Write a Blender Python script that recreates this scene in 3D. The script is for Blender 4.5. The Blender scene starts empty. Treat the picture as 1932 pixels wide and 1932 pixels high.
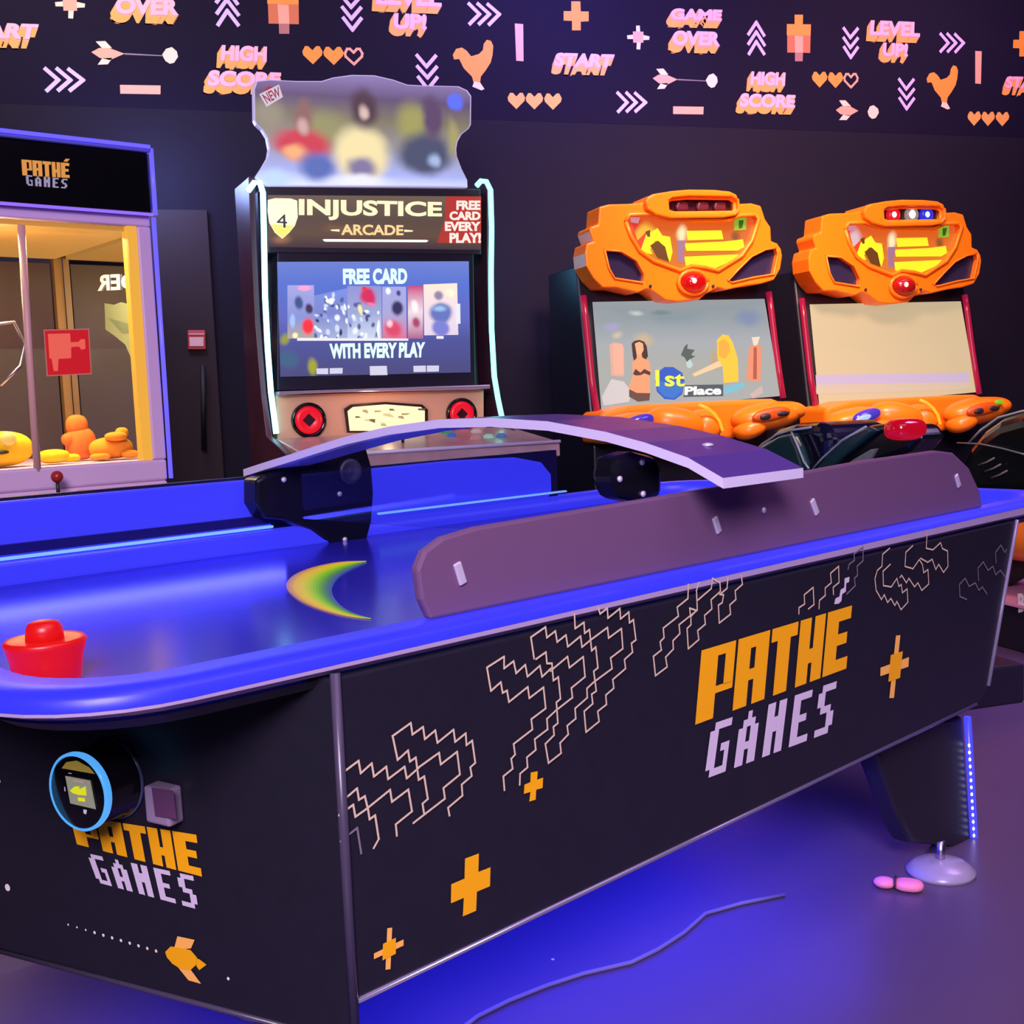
import bpy, bmesh, math, random
from mathutils import Vector, Matrix
random.seed(7)
S = bpy.context.scene
COL = S.collection
# ------------------------------------------------------------------ camera
F_PX = 2200.0
YAW = math.radians(17.4); PITCH = math.atan((966 - 745) / F_PX); ROLL = .04
EYE = Vector((0, 0, 1.15))
_F0 = Vector((math.sin(YAW), math.cos(YAW), 0)); _R0 = Vector((math.cos(YAW), -math.sin(YAW), 0)); _Z = Vector((0, 0, 1))
FW = math.cos(PITCH) * _F0 - math.sin(PITCH) * _Z
_U = math.sin(PITCH) * _F0 + math.cos(PITCH) * _Z
RT = math.cos(ROLL) * _R0 - math.sin(ROLL) * _U
UP = math.cos(ROLL) * _U + math.sin(ROLL) * _R0
cd = bpy.data.cameras.new('camera'); cam = bpy.data.objects.new('camera', cd); COL.objects.link(cam)
cd.sensor_fit = 'HORIZONTAL'; cd.sensor_width = 36; cd.lens = 36 * F_PX / 1932; cd.clip_start = .05
m = Matrix((RT, UP, -FW)).transposed().to_4x4(); m.translation = EYE; cam.matrix_world = m
S.camera = cam
# ------------------------------------------------------------------ world, exposure, room lamps, front fill
S.view_settings.view_transform = 'Standard'; S.view_settings.look = 'None'
S.view_settings.exposure = 0; S.view_settings.gamma = 1; S.view_settings.use_curve_mapping = False
w = bpy.data.worlds.new('world'); S.world = w; w.use_nodes = True
w.node_tree.nodes['Background'].inputs[0].default_value = (.25, .16, .5, 1)
w.node_tree.nodes['Background'].inputs[1].default_value = .05

def area(name, loc, aim, size, power, color, size_y=None, spread=180):
    d = bpy.data.lights.new(name, 'AREA'); d.energy = power; d.color = color; d.size = size
    d.spread = math.radians(spread)
    if size_y: d.shape = 'RECTANGLE'; d.size_y = size_y
    o = bpy.data.objects.new(name, d); COL.objects.link(o); o.location = loc
    o.rotation_euler = (Vector(aim) - Vector(loc)).to_track_quat('-Z', 'Y').to_euler()
    return o

def point(name, loc, power, color, r=.05):
    d = bpy.data.lights.new(name, 'POINT'); d.energy = power; d.color = color; d.shadow_soft_size = r
    o = bpy.data.objects.new(name, d); COL.objects.link(o); o.location = loc
    return o
area('ceiling_lamp_room', (1.5, .8, 3.55), (1.7, 1.5, 0), 3.0, 62, (.8, .55, 1))
area('front_fill_light', (-.7, -1.8, 2.9), (.9, 1.7, .6), 1.4, 88, (.95, .78, 1), None, 100)  # fill light added behind the camera to brighten the table side
area('ceiling_lamp_right', (3.8, 2.6, 3.55), (3.4, 3.0, 0), 1.2, 40, (.7, .42, 1), None, 90)
area('wall_washer_left', (-.4, 4.5, 3.6), (-.2, 5.84, 2.8), 1.6, 20, (1, .78, .72), .3, 120)
area('wall_washer_middle', (2.1, 4.5, 3.6), (2.1, 5.84, 2.8), 1.8, 19, (1, .62, .74), .3, 120)
area('wall_washer_right', (4.3, 4.5, 3.6), (4.3, 5.84, 2.8), 1.8, 23, (1, .54, .78), .3, 120)
area('blue_wall_spot', (2.2, 4.7, 3.6), (2.25, 5.84, 2.9), .5, 16, (.08, .1, 1), .3, 110)
area('racing_spot', (2.3, 3.2, 3.5), (3.0, 5.0, 1.7), .8, 42, (1, .62, .42), .8, 70)

# ------------------------------------------------------------------ helpers
def lin(c):
    return tuple(((v / 255) / 12.92 if v / 255 <= .04045 else ((v / 255 + .055) / 1.055) ** 2.4) for v in c)

_M = {}
def M(name, rgb, rough=.5, metal=0., emit=0., ergb=None, alpha=None, trans=0., spec=.5):
    if name in _M: return _M[name]
    m = bpy.data.materials.new(name); m.use_nodes = True
    b = m.node_tree.nodes['Principled BSDF']
    b.inputs['Base Color'].default_value = (*[c * (.2 if emit >= .4 else 1) for c in lin(rgb)], 1); b.inputs['Roughness'].default_value = rough
    b.inputs['Metallic'].default_value = metal; b.inputs['Specular IOR Level'].default_value = spec
    if emit:
        b.inputs['Emission Color'].default_value = (*lin(ergb or rgb), 1); b.inputs['Emission Strength'].default_value = emit
    if trans: b.inputs['Transmission Weight'].default_value = trans
    if alpha is not None: b.inputs['Alpha'].default_value = alpha
    _M[name] = m
    return m

def grain(m, scale=40, amount=.25, bump=0.):
    """wear: a little procedural variation of colour and roughness"""
    nt = m.node_tree; b = nt.nodes['Principled BSDF']
    tc = nt.nodes.new('ShaderNodeTexCoord'); n = nt.nodes.new('ShaderNodeTexNoise'); n.inputs['Scale'].default_value = scale
    n.inputs['Detail'].default_value = 5
    nt.links.new(tc.outputs['Object'], n.inputs['Vector'])
    mx = nt.nodes.new('ShaderNodeMixRGB'); mx.blend_type = 'MULTIPLY'; mx.inputs[0].default_value = amount
    mx.inputs[1].default_value = b.inputs['Base Color'].default_value
    cr = nt.nodes.new('ShaderNodeValToRGB'); cr.color_ramp.elements[0].position = .3; cr.color_ramp.elements[1].position = .7
    cr.color_ramp.elements[0].color = (.35, .35, .35, 1)
    nt.links.new(n.outputs['Fac'], cr.inputs[0]); nt.links.new(cr.outputs[0], mx.inputs[2])
    nt.links.new(mx.outputs[0], b.inputs['Base Color'])
    if bump:
        bp = nt.nodes.new('ShaderNodeBump'); bp.inputs['Strength'].default_value = bump; bp.inputs['Distance'].default_value = .002
        nt.links.new(n.outputs['Fac'], bp.inputs['Height']); nt.links.new(bp.outputs[0], b.inputs['Normal'])
    return m

def ray(x, y): return FW + (x - 966) / F_PX * RT - (y - 966) / F_PX * UP

class Plane:
    """a real flat surface in the room: origin o, in-plane axes A, B, normal N towards the viewer's side"""
    def __init__(s, o, A, B):
        s.o = Vector(o); s.A = Vector(A).normalized(); s.B = Vector(B).normalized(); s.N = s.A.cross(s.B).normalized()
        if s.N.dot(EYE - s.o) < 0: s.N = -s.N
    def at(s, x, y, off=0.):
        d = ray(x, y); t = (s.o - EYE).dot(s.N) / d.dot(s.N)
        return EYE + d * t + s.N * off
    def loc(s, a, b, off=0.): return s.o + s.A * a + s.B * b + s.N * off
def at_z(x, y, z): d = ray(x, y); return EYE + d * ((z - EYE.z) / d.z)

class MB:
    def __init__(s): s.v = []; s.f = []; s.m = []; s.mats = []; s.sm = []
    def mi(s, m):
        if m not in s.mats: s.mats.append(m)
        return s.mats.index(m)
    def add(s, vs, fs, m, smooth=False):
        b = len(s.v); s.v += [Vector(v) for v in vs]; i = s.mi(m)
        for f in fs: s.f.append([b + k for k in f]); s.m.append(i); s.sm.append(smooth)
        return s
    def poly(s, pts, m): return s.add(pts, [list(range(len(pts)))], m)
    def prism(s, pts, vec, m, smooth=False):
        n = len(pts); vec = Vector(vec)
        fs = [list(range(n)), [n + k for k in range(n)][::-1]] + [[k, n + k, n + (k + 1) % n, (k + 1) % n] for k in range(n)]
        return s.add([Vector(p) for p in pts] + [Vector(p) + vec for p in pts], fs, m, smooth)
    def loft(s, rings, m, smooth=True, cap=True, closed=True):
        n = len(rings[0]); vs = [p for r in rings for p in r]; fs = []
        for i in range(len(rings) - 1):
            for k in range(n if closed else n - 1):
                fs.append([i * n + k, i * n + (k + 1) % n, (i + 1) * n + (k + 1) % n, (i + 1) * n + k])
        if cap: fs += [list(range(n))[::-1], [(len(rings) - 1) * n + k for k in range(n)]]
        return s.add(vs, fs, m, smooth)
    def box(s, o, A, B, C, m):
        """corner o and three edge vectors"""
        o, A, B, C = map(Vector, (o, A, B, C))
        return s.prism([o, o + A, o + A + B, o + B], C, m)
    def cyl(s, p0, p1, r0, r1, m, seg=24, smooth=True):
        p0, p1 = Vector(p0), Vector(p1); d = (p1 - p0).normalized(); a = d.orthogonal().normalized(); b = d.cross(a)
        R = lambda p, r: [p + (a * math.cos(2 * math.pi * k / seg) + b * math.sin(2 * math.pi * k / seg)) * r for k in range(seg)]
        return s.loft([R(p0, r0), R(p1, r1)], m, smooth)
    def lathe(s, p, d, prof, m, seg=32, cap=True):
        p, d = Vector(p), Vector(d).normalized(); a = d.orthogonal().normalized(); b = d.cross(a)
        return s.loft([[p + d * h + (a * math.cos(2 * math.pi * k / seg) + b * math.sin(2 * math.pi * k / seg)) * max(r, 1e-4) for k in range(seg)] for r, h in prof], m, True, cap)
    def tube(s, pts, r, m, seg=10):
        pts = [Vector(p) for p in pts]; rings = []
        for i, p in enumerate(pts):
            d = (pts[min(i + 1, len(pts) - 1)] - pts[max(i - 1, 0)]).normalized()
            if i == 0: a = d.orthogonal().normalized()
            else: a = (a - d * a.dot(d)).normalized()
            b = d.cross(a)
            rings.append([p + (a * math.cos(2 * math.pi * k / seg) + b * math.sin(2 * math.pi * k / seg)) * r for k in range(seg)])
        return s.loft(rings, m, True)
    def blob(s, c, X, Y, Z_, m, e=1., nu=24, nv=14):
        """ellipsoid (e<1: boxier) with three half-axis vectors"""
        c, X, Y, Z_ = map(Vector, (c, X, Y, Z_)); sg = lambda t: math.copysign(abs(t) ** e, t)
        rings = []
        for j in range(nv + 1):
            t = -math.pi / 2 + math.pi * (j * .998 + .001 * nv) / nv
            rings.append([c + X * (sg(math.cos(t)) * sg(math.cos(2 * math.pi * k / nu))) + Y * (sg(math.cos(t)) * sg(math.sin(2 * math.pi * k / nu))) + Z_ * sg(math.sin(t)) for k in range(nu)])
        return s.loft(rings, m, True)
    def holed(s, outer, holes, vec, m):
        """solid plate with holes cut through it"""
        bm = bmesh.new(); loops = [outer] + holes; es = []; base = []
        for L in loops:
            vs = [bm.verts.new(p) for p in L]; base.append(vs)
            es += [bm.edges.new((vs[k], vs[(k + 1) % len(vs)])) for k in range(len(vs))]
        bmesh.ops.triangle_fill(bm, edges=es, use_beauty=True, use_dissolve=False)
        bm.verts.index_update(); n = len(bm.verts); V = [v.co.copy() for v in bm.verts]; fs = [[v.index for v in f.verts] for f in bm.faces]
        idx = [[v.index for v in L] for L in base]; bm.free(); vec = Vector(vec)
        allf = fs + [[n + k for k in f][::-1] for f in fs]
        for L in idx: allf += [[L[k], L[(k + 1) % len(L)], n + L[(k + 1) % len(L)], n + L[k]] for k in range(len(L))]
        return s.add(V + [v + vec for v in V], allf, m)
    # ---- flat print on a plane (traced outlines land at their true place on the surface)
    def px(s, pl, pts, m, off=.002, depth=0.):
        P = [pl.at(x, y, off) for x, y in pts]
        return s.prism(P, -pl.N * depth, m) if depth else s.poly(P, m)
    def ribbon(s, pl, P, wd, m, closed=False, caps=True, off=None):
        """stroke through 3-D points lying on the plane"""
        n = len(P)
        for i in range(n if closed else n - 1):
            a, b = P[i], P[(i + 1) % n]; d = (b - a)
            if d.length < 1e-6: continue
            d.normalize(); q = pl.N.cross(d) * wd / 2; e = d * (wd * .42 if caps else 0)
            lift = pl.N * (.00012 * i); s.poly([a - e - q + lift, b + e - q + lift, b + e + q + lift, a - e + q + lift], m)
        return s
    def stroke(s, pl, pts, wd, m, off=.002, closed=False):
        return s.ribbon(pl, [pl.at(x, y, off) for x, y in pts], wd, m, closed)
    def disc(s, c, N, r, m, seg=20, rx=None):
        c, N = Vector(c), Vector(N).normalized(); a = N.orthogonal().normalized(); b = N.cross(a)
        return s.poly([c + (a * math.cos(2 * math.pi * k / seg) + b * math.sin(2 * math.pi * k / seg)) * r for k in range(seg)], m)
    def quadmap(s, pl, quad, polys, m, off=.002):
        """2-D polygons in the unit square onto the four photographed corners TL TR BR BL"""
        TL, TR, BR, BL = [pl.at(*q, off) for q in quad]
        f = lambda u, v: (TL * (1 - u) + TR * u) * v + (BL * (1 - u) + BR * u) * (1 - v)
        for p in polys: s.poly([f(u, v) for u, v in p], m)
        return s
    def text(s, pl, quad, string, m, off=.002, bold=.03, shear=0., shift=(0, 0)):
        q = [(x + shift[0], y + shift[1]) for x, y in quad]
        return s.quadmap(pl, q, text_polys(string, bold, shear), m, off)
    def build(s, name, parent=None, bevel=0., seg=2, label=None, subsurf=0, ang=35):
        me = bpy.data.meshes.new(name)
        root = parent
        o0 = Vector((0, 0, 0))
        while root is not None: o0 = o0 + root.location; root = root.parent
        if parent is None and s.v:
            o0 = Vector((sum(v.x for v in s.v) / len(s.v), sum(v.y for v in s.v) / len(s.v), min(v.z for v in s.v)))
        me.from_pydata([v - o0 for v in s.v], [], s.f); me.validate()
        for mt in s.mats: me.materials.append(mt)
        if len(me.polygons) == len(s.m):
            me.polygons.foreach_set('material_index', s.m); me.polygons.foreach_set('use_smooth', s.sm)
        bm = bmesh.new(); bm.from_mesh(me); bmesh.ops.recalc_face_normals(bm, faces=bm.faces) if bevel or subsurf else None
        bm.to_mesh(me); bm.free()
        o = bpy.data.objects.new(name, me); COL.objects.link(o)
        if parent is not None: o.parent = parent
        else: o.location = o0
        if bevel:
            b = o.modifiers.new('bevel', 'BEVEL'); b.width = bevel; b.segments = seg; b.limit_method = 'ANGLE'; b.angle_limit = math.radians(ang)
            b.harden_normals = False
        if subsurf: o.modifiers.new('sub', 'SUBSURF').levels = subsurf; o.modifiers['sub'].render_levels = subsurf
        if label: o['label'] = label
        return o

_T = {}
def text_polys(string, bold=.03, shear=0.):
    key = (string, bold, shear)
    if key in _T: return _T[key]
    cu = bpy.data.curves.new('lettering', 'FONT'); cu.body = string; cu.offset = bold; cu.shear = shear; cu.fill_mode = 'FRONT'; cu.resolution_u = 4
    o = bpy.data.objects.new('lettering', cu); me = bpy.data.meshes.new_from_object(o)
    V = [(v.co.x, v.co.y) for v in me.vertices]; x0 = min(v[0] for v in V); x1 = max(v[0] for v in V); y0 = min(v[1] for v in V); y1 = max(v[1] for v in V)
    r = [[((V[k][0] - x0) / (x1 - x0), (V[k][1] - y0) / (y1 - y0)) for k in p.vertices] for p in me.polygons]
    bpy.data.meshes.remove(me); bpy.data.objects.remove(o); bpy.data.curves.remove(cu)
    _T[key] = r
    return r

def R_(x0, y0, x1, y1): return [(x0, y0), (x1, y0), (x1, y1), (x0, y1)]
# the blocky cinema lettering, letter cells in the unit square
def pathe_polys(accent=False):
    L = []
    def put(x0, x1, rects):
        for (a, b, c, d) in rects: L.append(R_(x0 + (x1 - x0) * a, b, x0 + (x1 - x0) * c, d))
    put(0, .205, [(0, 0, .5, 1), (.5, .86, 1, 1), (.72, .42, 1, .86), (.5, .34, 1, .44)])
    put(.22, .42, [(0, 0, .42, 1), (.58, 0, 1, 1), (.42, .82, .58, 1), (.42, .36, .58, .52)])
    put(.435, .61, [(0, .80, 1, 1), (.24, 0, .74, .8)])
    put(.625, .805, [(0, 0, .44, 1), (.58, 0, 1, 1), (.44, .30, .58, .52)])
    put(.82, 1., [(0, 0, .5, 1), (.5, .80, 1, 1), (.5, .42, .9, .60), (.5, 0, 1, .2)])
    if accent: L.append([(.88, 1.08), (.96, 1.08), (1.02, 1.28), (.93, 1.28)])
    return L
_PIX = {'G': ['.####', '##...', '##...', '##.##', '##..#', '##..#', '.####'], 'A': ['..#..', '.###.', '##.##', '##.##', '#####', '##.##', '##.##'],
        'M': ['##.##', '##.##', '#####', '#####', '##.##', '##.##', '##.##'], 'E': ['#####', '##...', '##...', '####.', '##...', '##...', '#####'],
        'S': ['.####', '##...', '##...', '.###.', '...##', '...##', '####.']}
def games_polys():
    L = []
    for i, ch in enumerate('GAMES'):
        x0 = i * .2125; cw = .15 / 5
        for r, row in enumerate(_PIX[ch]):
            for k, c in enumerate(row):
                if c == '#': L.append(R_(x0 + k * cw, 1 - (r + 1) / 7, x0 + (k + 1) * cw + .001, 1 - r / 7 + .001))
    return L
def pts(s, sx=1., ox=0., oy=0.):
    """'x,y x,y ...' measured in an enlarged crop -> frame pixels"""
    return [(ox + float(a.split(',')[0]) / sx, oy + float(a.split(',')[1]) / sx) for a in s.split()]

def thing(name, label, cat, loc, group=None):
    o = bpy.data.objects.new(name, None); COL.objects.link(o); o.location = loc; o.empty_display_size = .1
    o['label'] = label; o['category'] = cat
    if group: o['group'] = group
    return o
def tag(o, label, cat, group=None):
    o['label'] = label; o['category'] = cat
    if group: o['group'] = group
    return o
def struct(o): o['kind'] = 'structure'; return o

def soft_print(name, base, blobs, strength=1., noise=.0):
    """a backlit blurred print: horizontal colour bands by height (world-local z) and soft coloured patches"""
    m = bpy.data.materials.new(name); m.use_nodes = True; nt = m.node_tree; b = nt.nodes['Principled BSDF']
    tc = nt.nodes.new('ShaderNodeTexCoord'); sx = nt.nodes.new('ShaderNodeSeparateXYZ'); nt.links.new(tc.outputs['Object'], sx.inputs[0])
    mr = nt.nodes.new('ShaderNodeMapRange'); mr.inputs[1].default_value = base[0]; mr.inputs[2].default_value = base[1]
    nt.links.new(sx.outputs['Z'], mr.inputs[0])
    cr = nt.nodes.new('ShaderNodeValToRGB'); el = cr.color_ramp.elements
    while len(el) < len(base[2]): el.new(.5)
    for e, (p, c) in zip(el, base[2]): e.position = p; e.color = (*lin(c), 1)
    nt.links.new(mr.outputs[0], cr.inputs[0]); cur = cr.outputs[0]
    nz = nt.nodes.new('ShaderNodeTexNoise'); nz.inputs['Scale'].default_value = 7; nt.links.new(tc.outputs['Object'], nz.inputs['Vector'])
    warp = nt.nodes.new('ShaderNodeVectorMath'); warp.operation = 'MULTIPLY_ADD'; warp.inputs[1].default_value = (noise,) * 3
    nt.links.new(nz.outputs['Color'], warp.inputs[0]); nt.links.new(tc.outputs['Object'], warp.inputs[2])
    for (c, rx, rz, col, soft) in blobs:
        sb = nt.nodes.new('ShaderNodeVectorMath'); sb.operation = 'SUBTRACT'; nt.links.new(warp.outputs[0], sb.inputs[0]); sb.inputs[1].default_value = Vector(c) + Vector((noise / 2,) * 3)
        mu = nt.nodes.new('ShaderNodeVectorMath'); mu.operation = 'MULTIPLY'; nt.links.new(sb.outputs[0], mu.inputs[0]); mu.inputs[1].default_value = (1 / rx, 0, 1 / rz)
        ln = nt.nodes.new('ShaderNodeVectorMath'); ln.operation = 'LENGTH'; nt.links.new(mu.outputs[0], ln.inputs[0])
        mp = nt.nodes.new('ShaderNodeMapRange'); mp.interpolation_type = 'SMOOTHSTEP'; mp.inputs[1].default_value = soft; mp.inputs[2].default_value = 1
        mp.inputs[3].default_value = 1; mp.inputs[4].default_value = 0
        nt.links.new(ln.outputs['Value'], mp.inputs[0])
        mx = nt.nodes.new('ShaderNodeMixRGB'); nt.links.new(mp.outputs[0], mx.inputs[0]); nt.links.new(cur, mx.inputs[1]); mx.inputs[2].default_value = (*lin(col), 1)
        cur = mx.outputs[0]
    b.inputs['Base Color'].default_value = (.02, .02, .02, 1); b.inputs['Roughness'].default_value = .3
    nt.links.new(cur, b.inputs['Emission Color']); b.inputs['Emission Strength'].default_value = strength
    return m

# ------------------------------------------------------------------ shared materials
BLACK = grain(M('black_laminate', (31, 29, 42), .38), 30, .2)
BLACKG = M('black_gloss', (14, 13, 18), .12)
CHARC = M('charcoal_plastic', (40, 38, 46), .45)
DARK = M('dark_void', (12, 10, 16), .6)
STEEL = M('brushed_steel', (190, 185, 200), .28, 1.)
ORANGE = M('orange_print', (248, 172, 8), .5)
ORANGE2 = M('pale_orange_print', (255, 185, 90), .5)
LILAC = M('lilac_print', (212, 196, 220), .5)
LINE = M('cream_line_print', (215, 190, 165), .5)
LINE2 = M('grey_line_print', (120, 112, 125), .5)
WHITE = M('white_paint', (235, 232, 235), .5)
LEDBLUE = M('lit_blue_acrylic', (40, 40, 255), .4, emit=.75, ergb=(62, 62, 255))
LEDLINE = M('blue_led_line', (120, 190, 255), .3, emit=1.5, ergb=(105, 150, 255))

# ================================================================== THE ROOM
WALL_Y = 5.84
wallm = grain(M('dark_wall_paint', (30, 26, 43), .7, spec=.12), 3, .12)
floorm = grain(M('dark_vinyl_floor', (86, 68, 100), .36), 2.5, .16)
ceilm = M('black_ceiling', (30, 26, 36), .8)
X0, X1, Y0, Y1, H = -4.5, 8.5, -3.0, WALL_Y, 3.7
struct(MB().box((X0, Y0, -.1), (X1 - X0, 0, 0), (0, Y1 - Y0, 0), (0, 0, .1), floorm).build('floor'))
struct(MB().box((X0, Y0, H), (X1 - X0, 0, 0), (0, Y1 - Y0, 0), (0, 0, .1), ceilm).build('ceiling'))
wall = struct(MB().box((X0, Y1, 0), (X1 - X0, 0, 0), (0, .12, 0), (0, 0, H), wallm).build('wall_back'))
struct(MB().box((X0 - .12, Y0, 0), (.12, 0, 0), (0, Y1 - Y0, 0), (0, 0, H), wallm).build('wall_left'))
struct(MB().box((X1, Y0, 0), (.12, 0, 0), (0, Y1 - Y0, 0), (0, 0, H), wallm).build('wall_right'))
struct(MB().box((X0, Y0 - .12, 0), (X1 - X0, 0, 0), (0, .12, 0), (0, 0, H), wallm).build('wall_front'))
PW = Plane((0, WALL_Y, 0), (1, 0, 0), (0, 0, 1))
# flush door left of the fighting cabinet
dx0, dx1 = -.62, PW.at(420, 860).x
doorm = grain(M('door_warm_glow', (54, 44, 52), .65, spec=.15), 4, .1)  # warm light from the claw machine is put into the door colour
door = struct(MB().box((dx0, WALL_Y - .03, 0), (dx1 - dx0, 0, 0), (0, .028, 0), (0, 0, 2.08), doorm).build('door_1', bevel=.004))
PD = Plane((0, WALL_Y - .03, 0), (1, 0, 0), (0, 0, 1))
hb = MB(); a_, b_ = PD.at(382, 690, .035), PD.at(384, 850, .035)
hb.cyl(a_, b_, .012, .012, DARK); hb.cyl(a_ + Vector((0, .035, -.05)), a_ + Vector((0, 0, -.05)), .008, .008, DARK); hb.cyl(b_ + Vector((0, .035, .05)), b_ + Vector((0, 0, .05)), .008, .008, DARK)
hb.build('door_handle', door)

# ---- the printed arcade mural along the top of the wall
zb0, zb1 = PW.at(150, 200).z, PW.at(1850, 246).z
bandm = grain(M('mural_navy_ground', (22, 17, 42), .7, spec=.1), 3, .1)
MB().prism([(X0, WALL_Y, zb0), (X1, WALL_Y, zb0), (X1, WALL_Y, H - .02), (X0, WALL_Y, H - .02)], (0, -.001, 0), bandm).build('mural_band', wall)
PERIOD = 2.81
PINKF = M('mural_pink', (245, 180, 205), .6); ORG = M('mural_orange', (250, 170, 85), .6); ORG3 = M('mural_deep_orange', (250, 150, 50), .6)
PEACH = M('mural_peach', (240, 165, 140), .6); VIO = M('mural_violet', (205, 185, 255), .6); CREAM = M('mural_cream', (245, 215, 190), .6)
def motif(name, fn, copies=(0,)):
    mb = MB(); fn(mb)
    for k in copies:
        q = MB(); q.v = [v + Vector((k * PERIOD, 0, 0)) for v in mb.v]; q.f = mb.f; q.m = mb.m; q.mats = mb.mats; q.sm = mb.sm
        q.build(name, wall)
def lettering(rows, ext):
    def fn(mb):
        n = 7
        for i in range(n, 0, -1):
            for s, q in rows: mb.text(PW, q, s, ORG if i > 1 else PEACH, .001 + .0006 * (n - i), .06, 0, (ext[0] * i / n, ext[1] * i / n))
        for s, q in rows: mb.text(PW, q, s, PINKF, .0065, .05)
    return fn
c3 = lambda s: pts(s, 2.639, 1200, 0)
motif('game_over_print', lettering([('GAME', c3('172,42 428,50 424,106 168,100')), ('OVER', c3('182,152 420,160 416,232 178,226'))], (-9, 16)), (0, -1))
motif('high_score_print', lettering([('HIGH', c3('572,356 742,362 738,430 566,424')), ('SCORE', c3('520,464 792,474 788,540 512,534'))], (-8, 14)), (0, -1))
motif('level_up_print', lettering([('LEVEL', c3('1166,102 1412,112 1410,186 1160,176')), ('UP!', c3('1228,212 1352,218 1350,286 1222,282'))], (-7, 13)), (0, -1))
c2 = lambda s: pts(s, 2.927, 600, 0)
motif('start_print', lettering([('START', c2('1312,292 1636,302 1620,376 1300,368'))], (-6, 17)), (0, -1, 1))
def chev(rows, wd=.018):
    def fn(mb):
        for r in rows: mb.stroke(PW, r, wd, VIO)
    return fn
motif('chevron_print', chev([c3('560,170 598,112 636,176'), c3('560,218 598,160 638,224'), c3('562,268 598,208 636,268')]), (0, -1))
motif('chevron_print', chev([c3('1034,142 1066,188 1102,144'), c3('1034,190 1066,238 1102,192'), c3('1036,236 1068,286 1102,238')]), (0, -1))
motif('chevron_print', chev([c3('1516,170 1554,214 1516,256'), c3('1550,170 1592,214 1552,256'), c3('1588,172 1630,214 1590,258')]), (0, -1))
motif('chevron_print', chev([c3('1310,396 1344,444 1380,398'), c3('1310,444 1346,492 1382,446'), c3('1312,490 1346,542 1382,492')]), (0, -1))
motif('chevron_print', chev([c2('1655,514 1706,566 1658,616'), c2('1704,514 1756,566 1706,614'), c2('1752,516 1808,566 1754,614')]), (0, -1))
def pixel_cross(mb):
    mb.px(PW, c3('750,120 870,122 868,178 750,176'), ORG3); mb.px(PW, c3('788,74 830,74 828,180 788,178'), ORG3, .003)
    mb.px(PW, c3('752,176 868,178 866,264 752,262'), M('mural_fade_orange', (200, 110, 70), .6)); mb.px(PW, c3('788,178 830,178 830,262 790,262'), PEACH, .003)
    mb.px(PW, c3('790,262 830,262 828,306 790,306'), M('mural_fade_pink', (170, 110, 110), .6), .003)
motif('pixel_sword_print', pixel_cross, (0, -1))
motif('bar_print', lambda mb: mb.px(PW, c3('1688,254 1720,256 1716,418 1688,416'), PEACH), (0, -1))
motif('bar_print', lambda mb: mb.px(PW, c3('184,530 336,532 334,570 184,568'), PEACH), (0, -1))
def plus(mb): mb.px(PW, c2('1398,8 1448,8 1450,64 1494,64 1494,118 1450,120 1450,168 1402,168 1402,116 1356,114 1356,62 1398,62'), ORG3)
motif('plus_print', plus, (0, 1))
def spark(mb):
    mb.px(PW, c2('1738,174 1796,176 1796,236 1740,236'), PEACH)
    for q in ('1756,142 1776,142 1778,176 1756,176', '1760,236 1782,236 1778,274 1758,272', '1706,196 1740,192 1740,216 1708,216', '1796,194 1830,202 1828,220 1796,222'): mb.px(PW, c2(q), CREAM)
motif('sparkle_print', spark, (0, -1))
def rocket(mb):
    mb.px(PW, c3('82,390 112,372 150,372 206,396 150,424 112,414'), PEACH); mb.px(PW, c3('100,344 136,342 160,372 122,372'), CREAM); mb.px(PW, c3('104,444 142,442 160,414 122,416'), CREAM)
    mb.px(PW, c3('206,393 350,402 350,406 206,400'), LINE2); mb.px(PW, c3('346,400 362,374 384,366 402,384 406,408 390,434 374,438 358,426'), CREAM)
motif('rocket_print', rocket, (0, -1))
def rocket2(mb):
    mb.px(PW, c3('994,548 1020,530 1060,528 1106,552 1060,578 1016,568'), PEACH); mb.px(PW, c3('1010,500 1042,500 1070,530 1030,530'), CREAM); mb.px(PW, c3('1010,598 1048,598 1068,574 1030,572'), CREAM)
    mb.px(PW, c3('1152,556 1164,530 1182,524 1204,542 1208,562 1192,588 1174,592 1158,578'), CREAM)
motif('rocket_print', rocket2, (0,))
def heart_pts(cx, cy, w, h): return [(cx + w * x, cy + h * y) for x, y in ((0, .5), (-.46, .02), (-.5, -.18), (-.36, -.46), (-.2, -.46), (0, -.24), (.2, -.46), (.36, -.46), (.5, -.18), (.46, .02))]
def hearts(L, m):
    def fn(mb):
        for (x, y, full) in L:
            if full: mb.px(PW, heart_pts(x, y, 29 if y < 160 else 33, 31 if y < 160 else 32), m)
            else: mb.stroke(PW, heart_pts(x, y, 25, 26), .012, PEACH, closed=True)
    return fn
motif('heart_print', hearts([(1546, 150, 1)], ORG3), (0, -1)); motif('heart_print', hearts([(1576, 151, 1)], ORG3), (0, -1)); motif('heart_print', hearts([(1605, 152, 0)], ORG3), (0, -1))
for x in (974, 1008, 1043): motif('heart_print', hearts([(x, 190 + (x - 974) * .02, 1)], ORG), (0, 1))
def hen(mb):
    mb.px(PW, c3('1450,412 1446,392 1460,366 1482,360 1500,374 1516,398 1546,388 1562,370 1566,344 1578,326 1594,330 1602,352 1598,392 1590,424 1570,458 1550,486 1546,514 1522,514 1516,486 1486,450 1470,410'), ORG3)
    mb.px(PW, c3('1524,508 1546,512 1562,540 1550,546 1516,530'), CREAM, .003)
motif('hen_print', hen, (0, -1))

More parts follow.
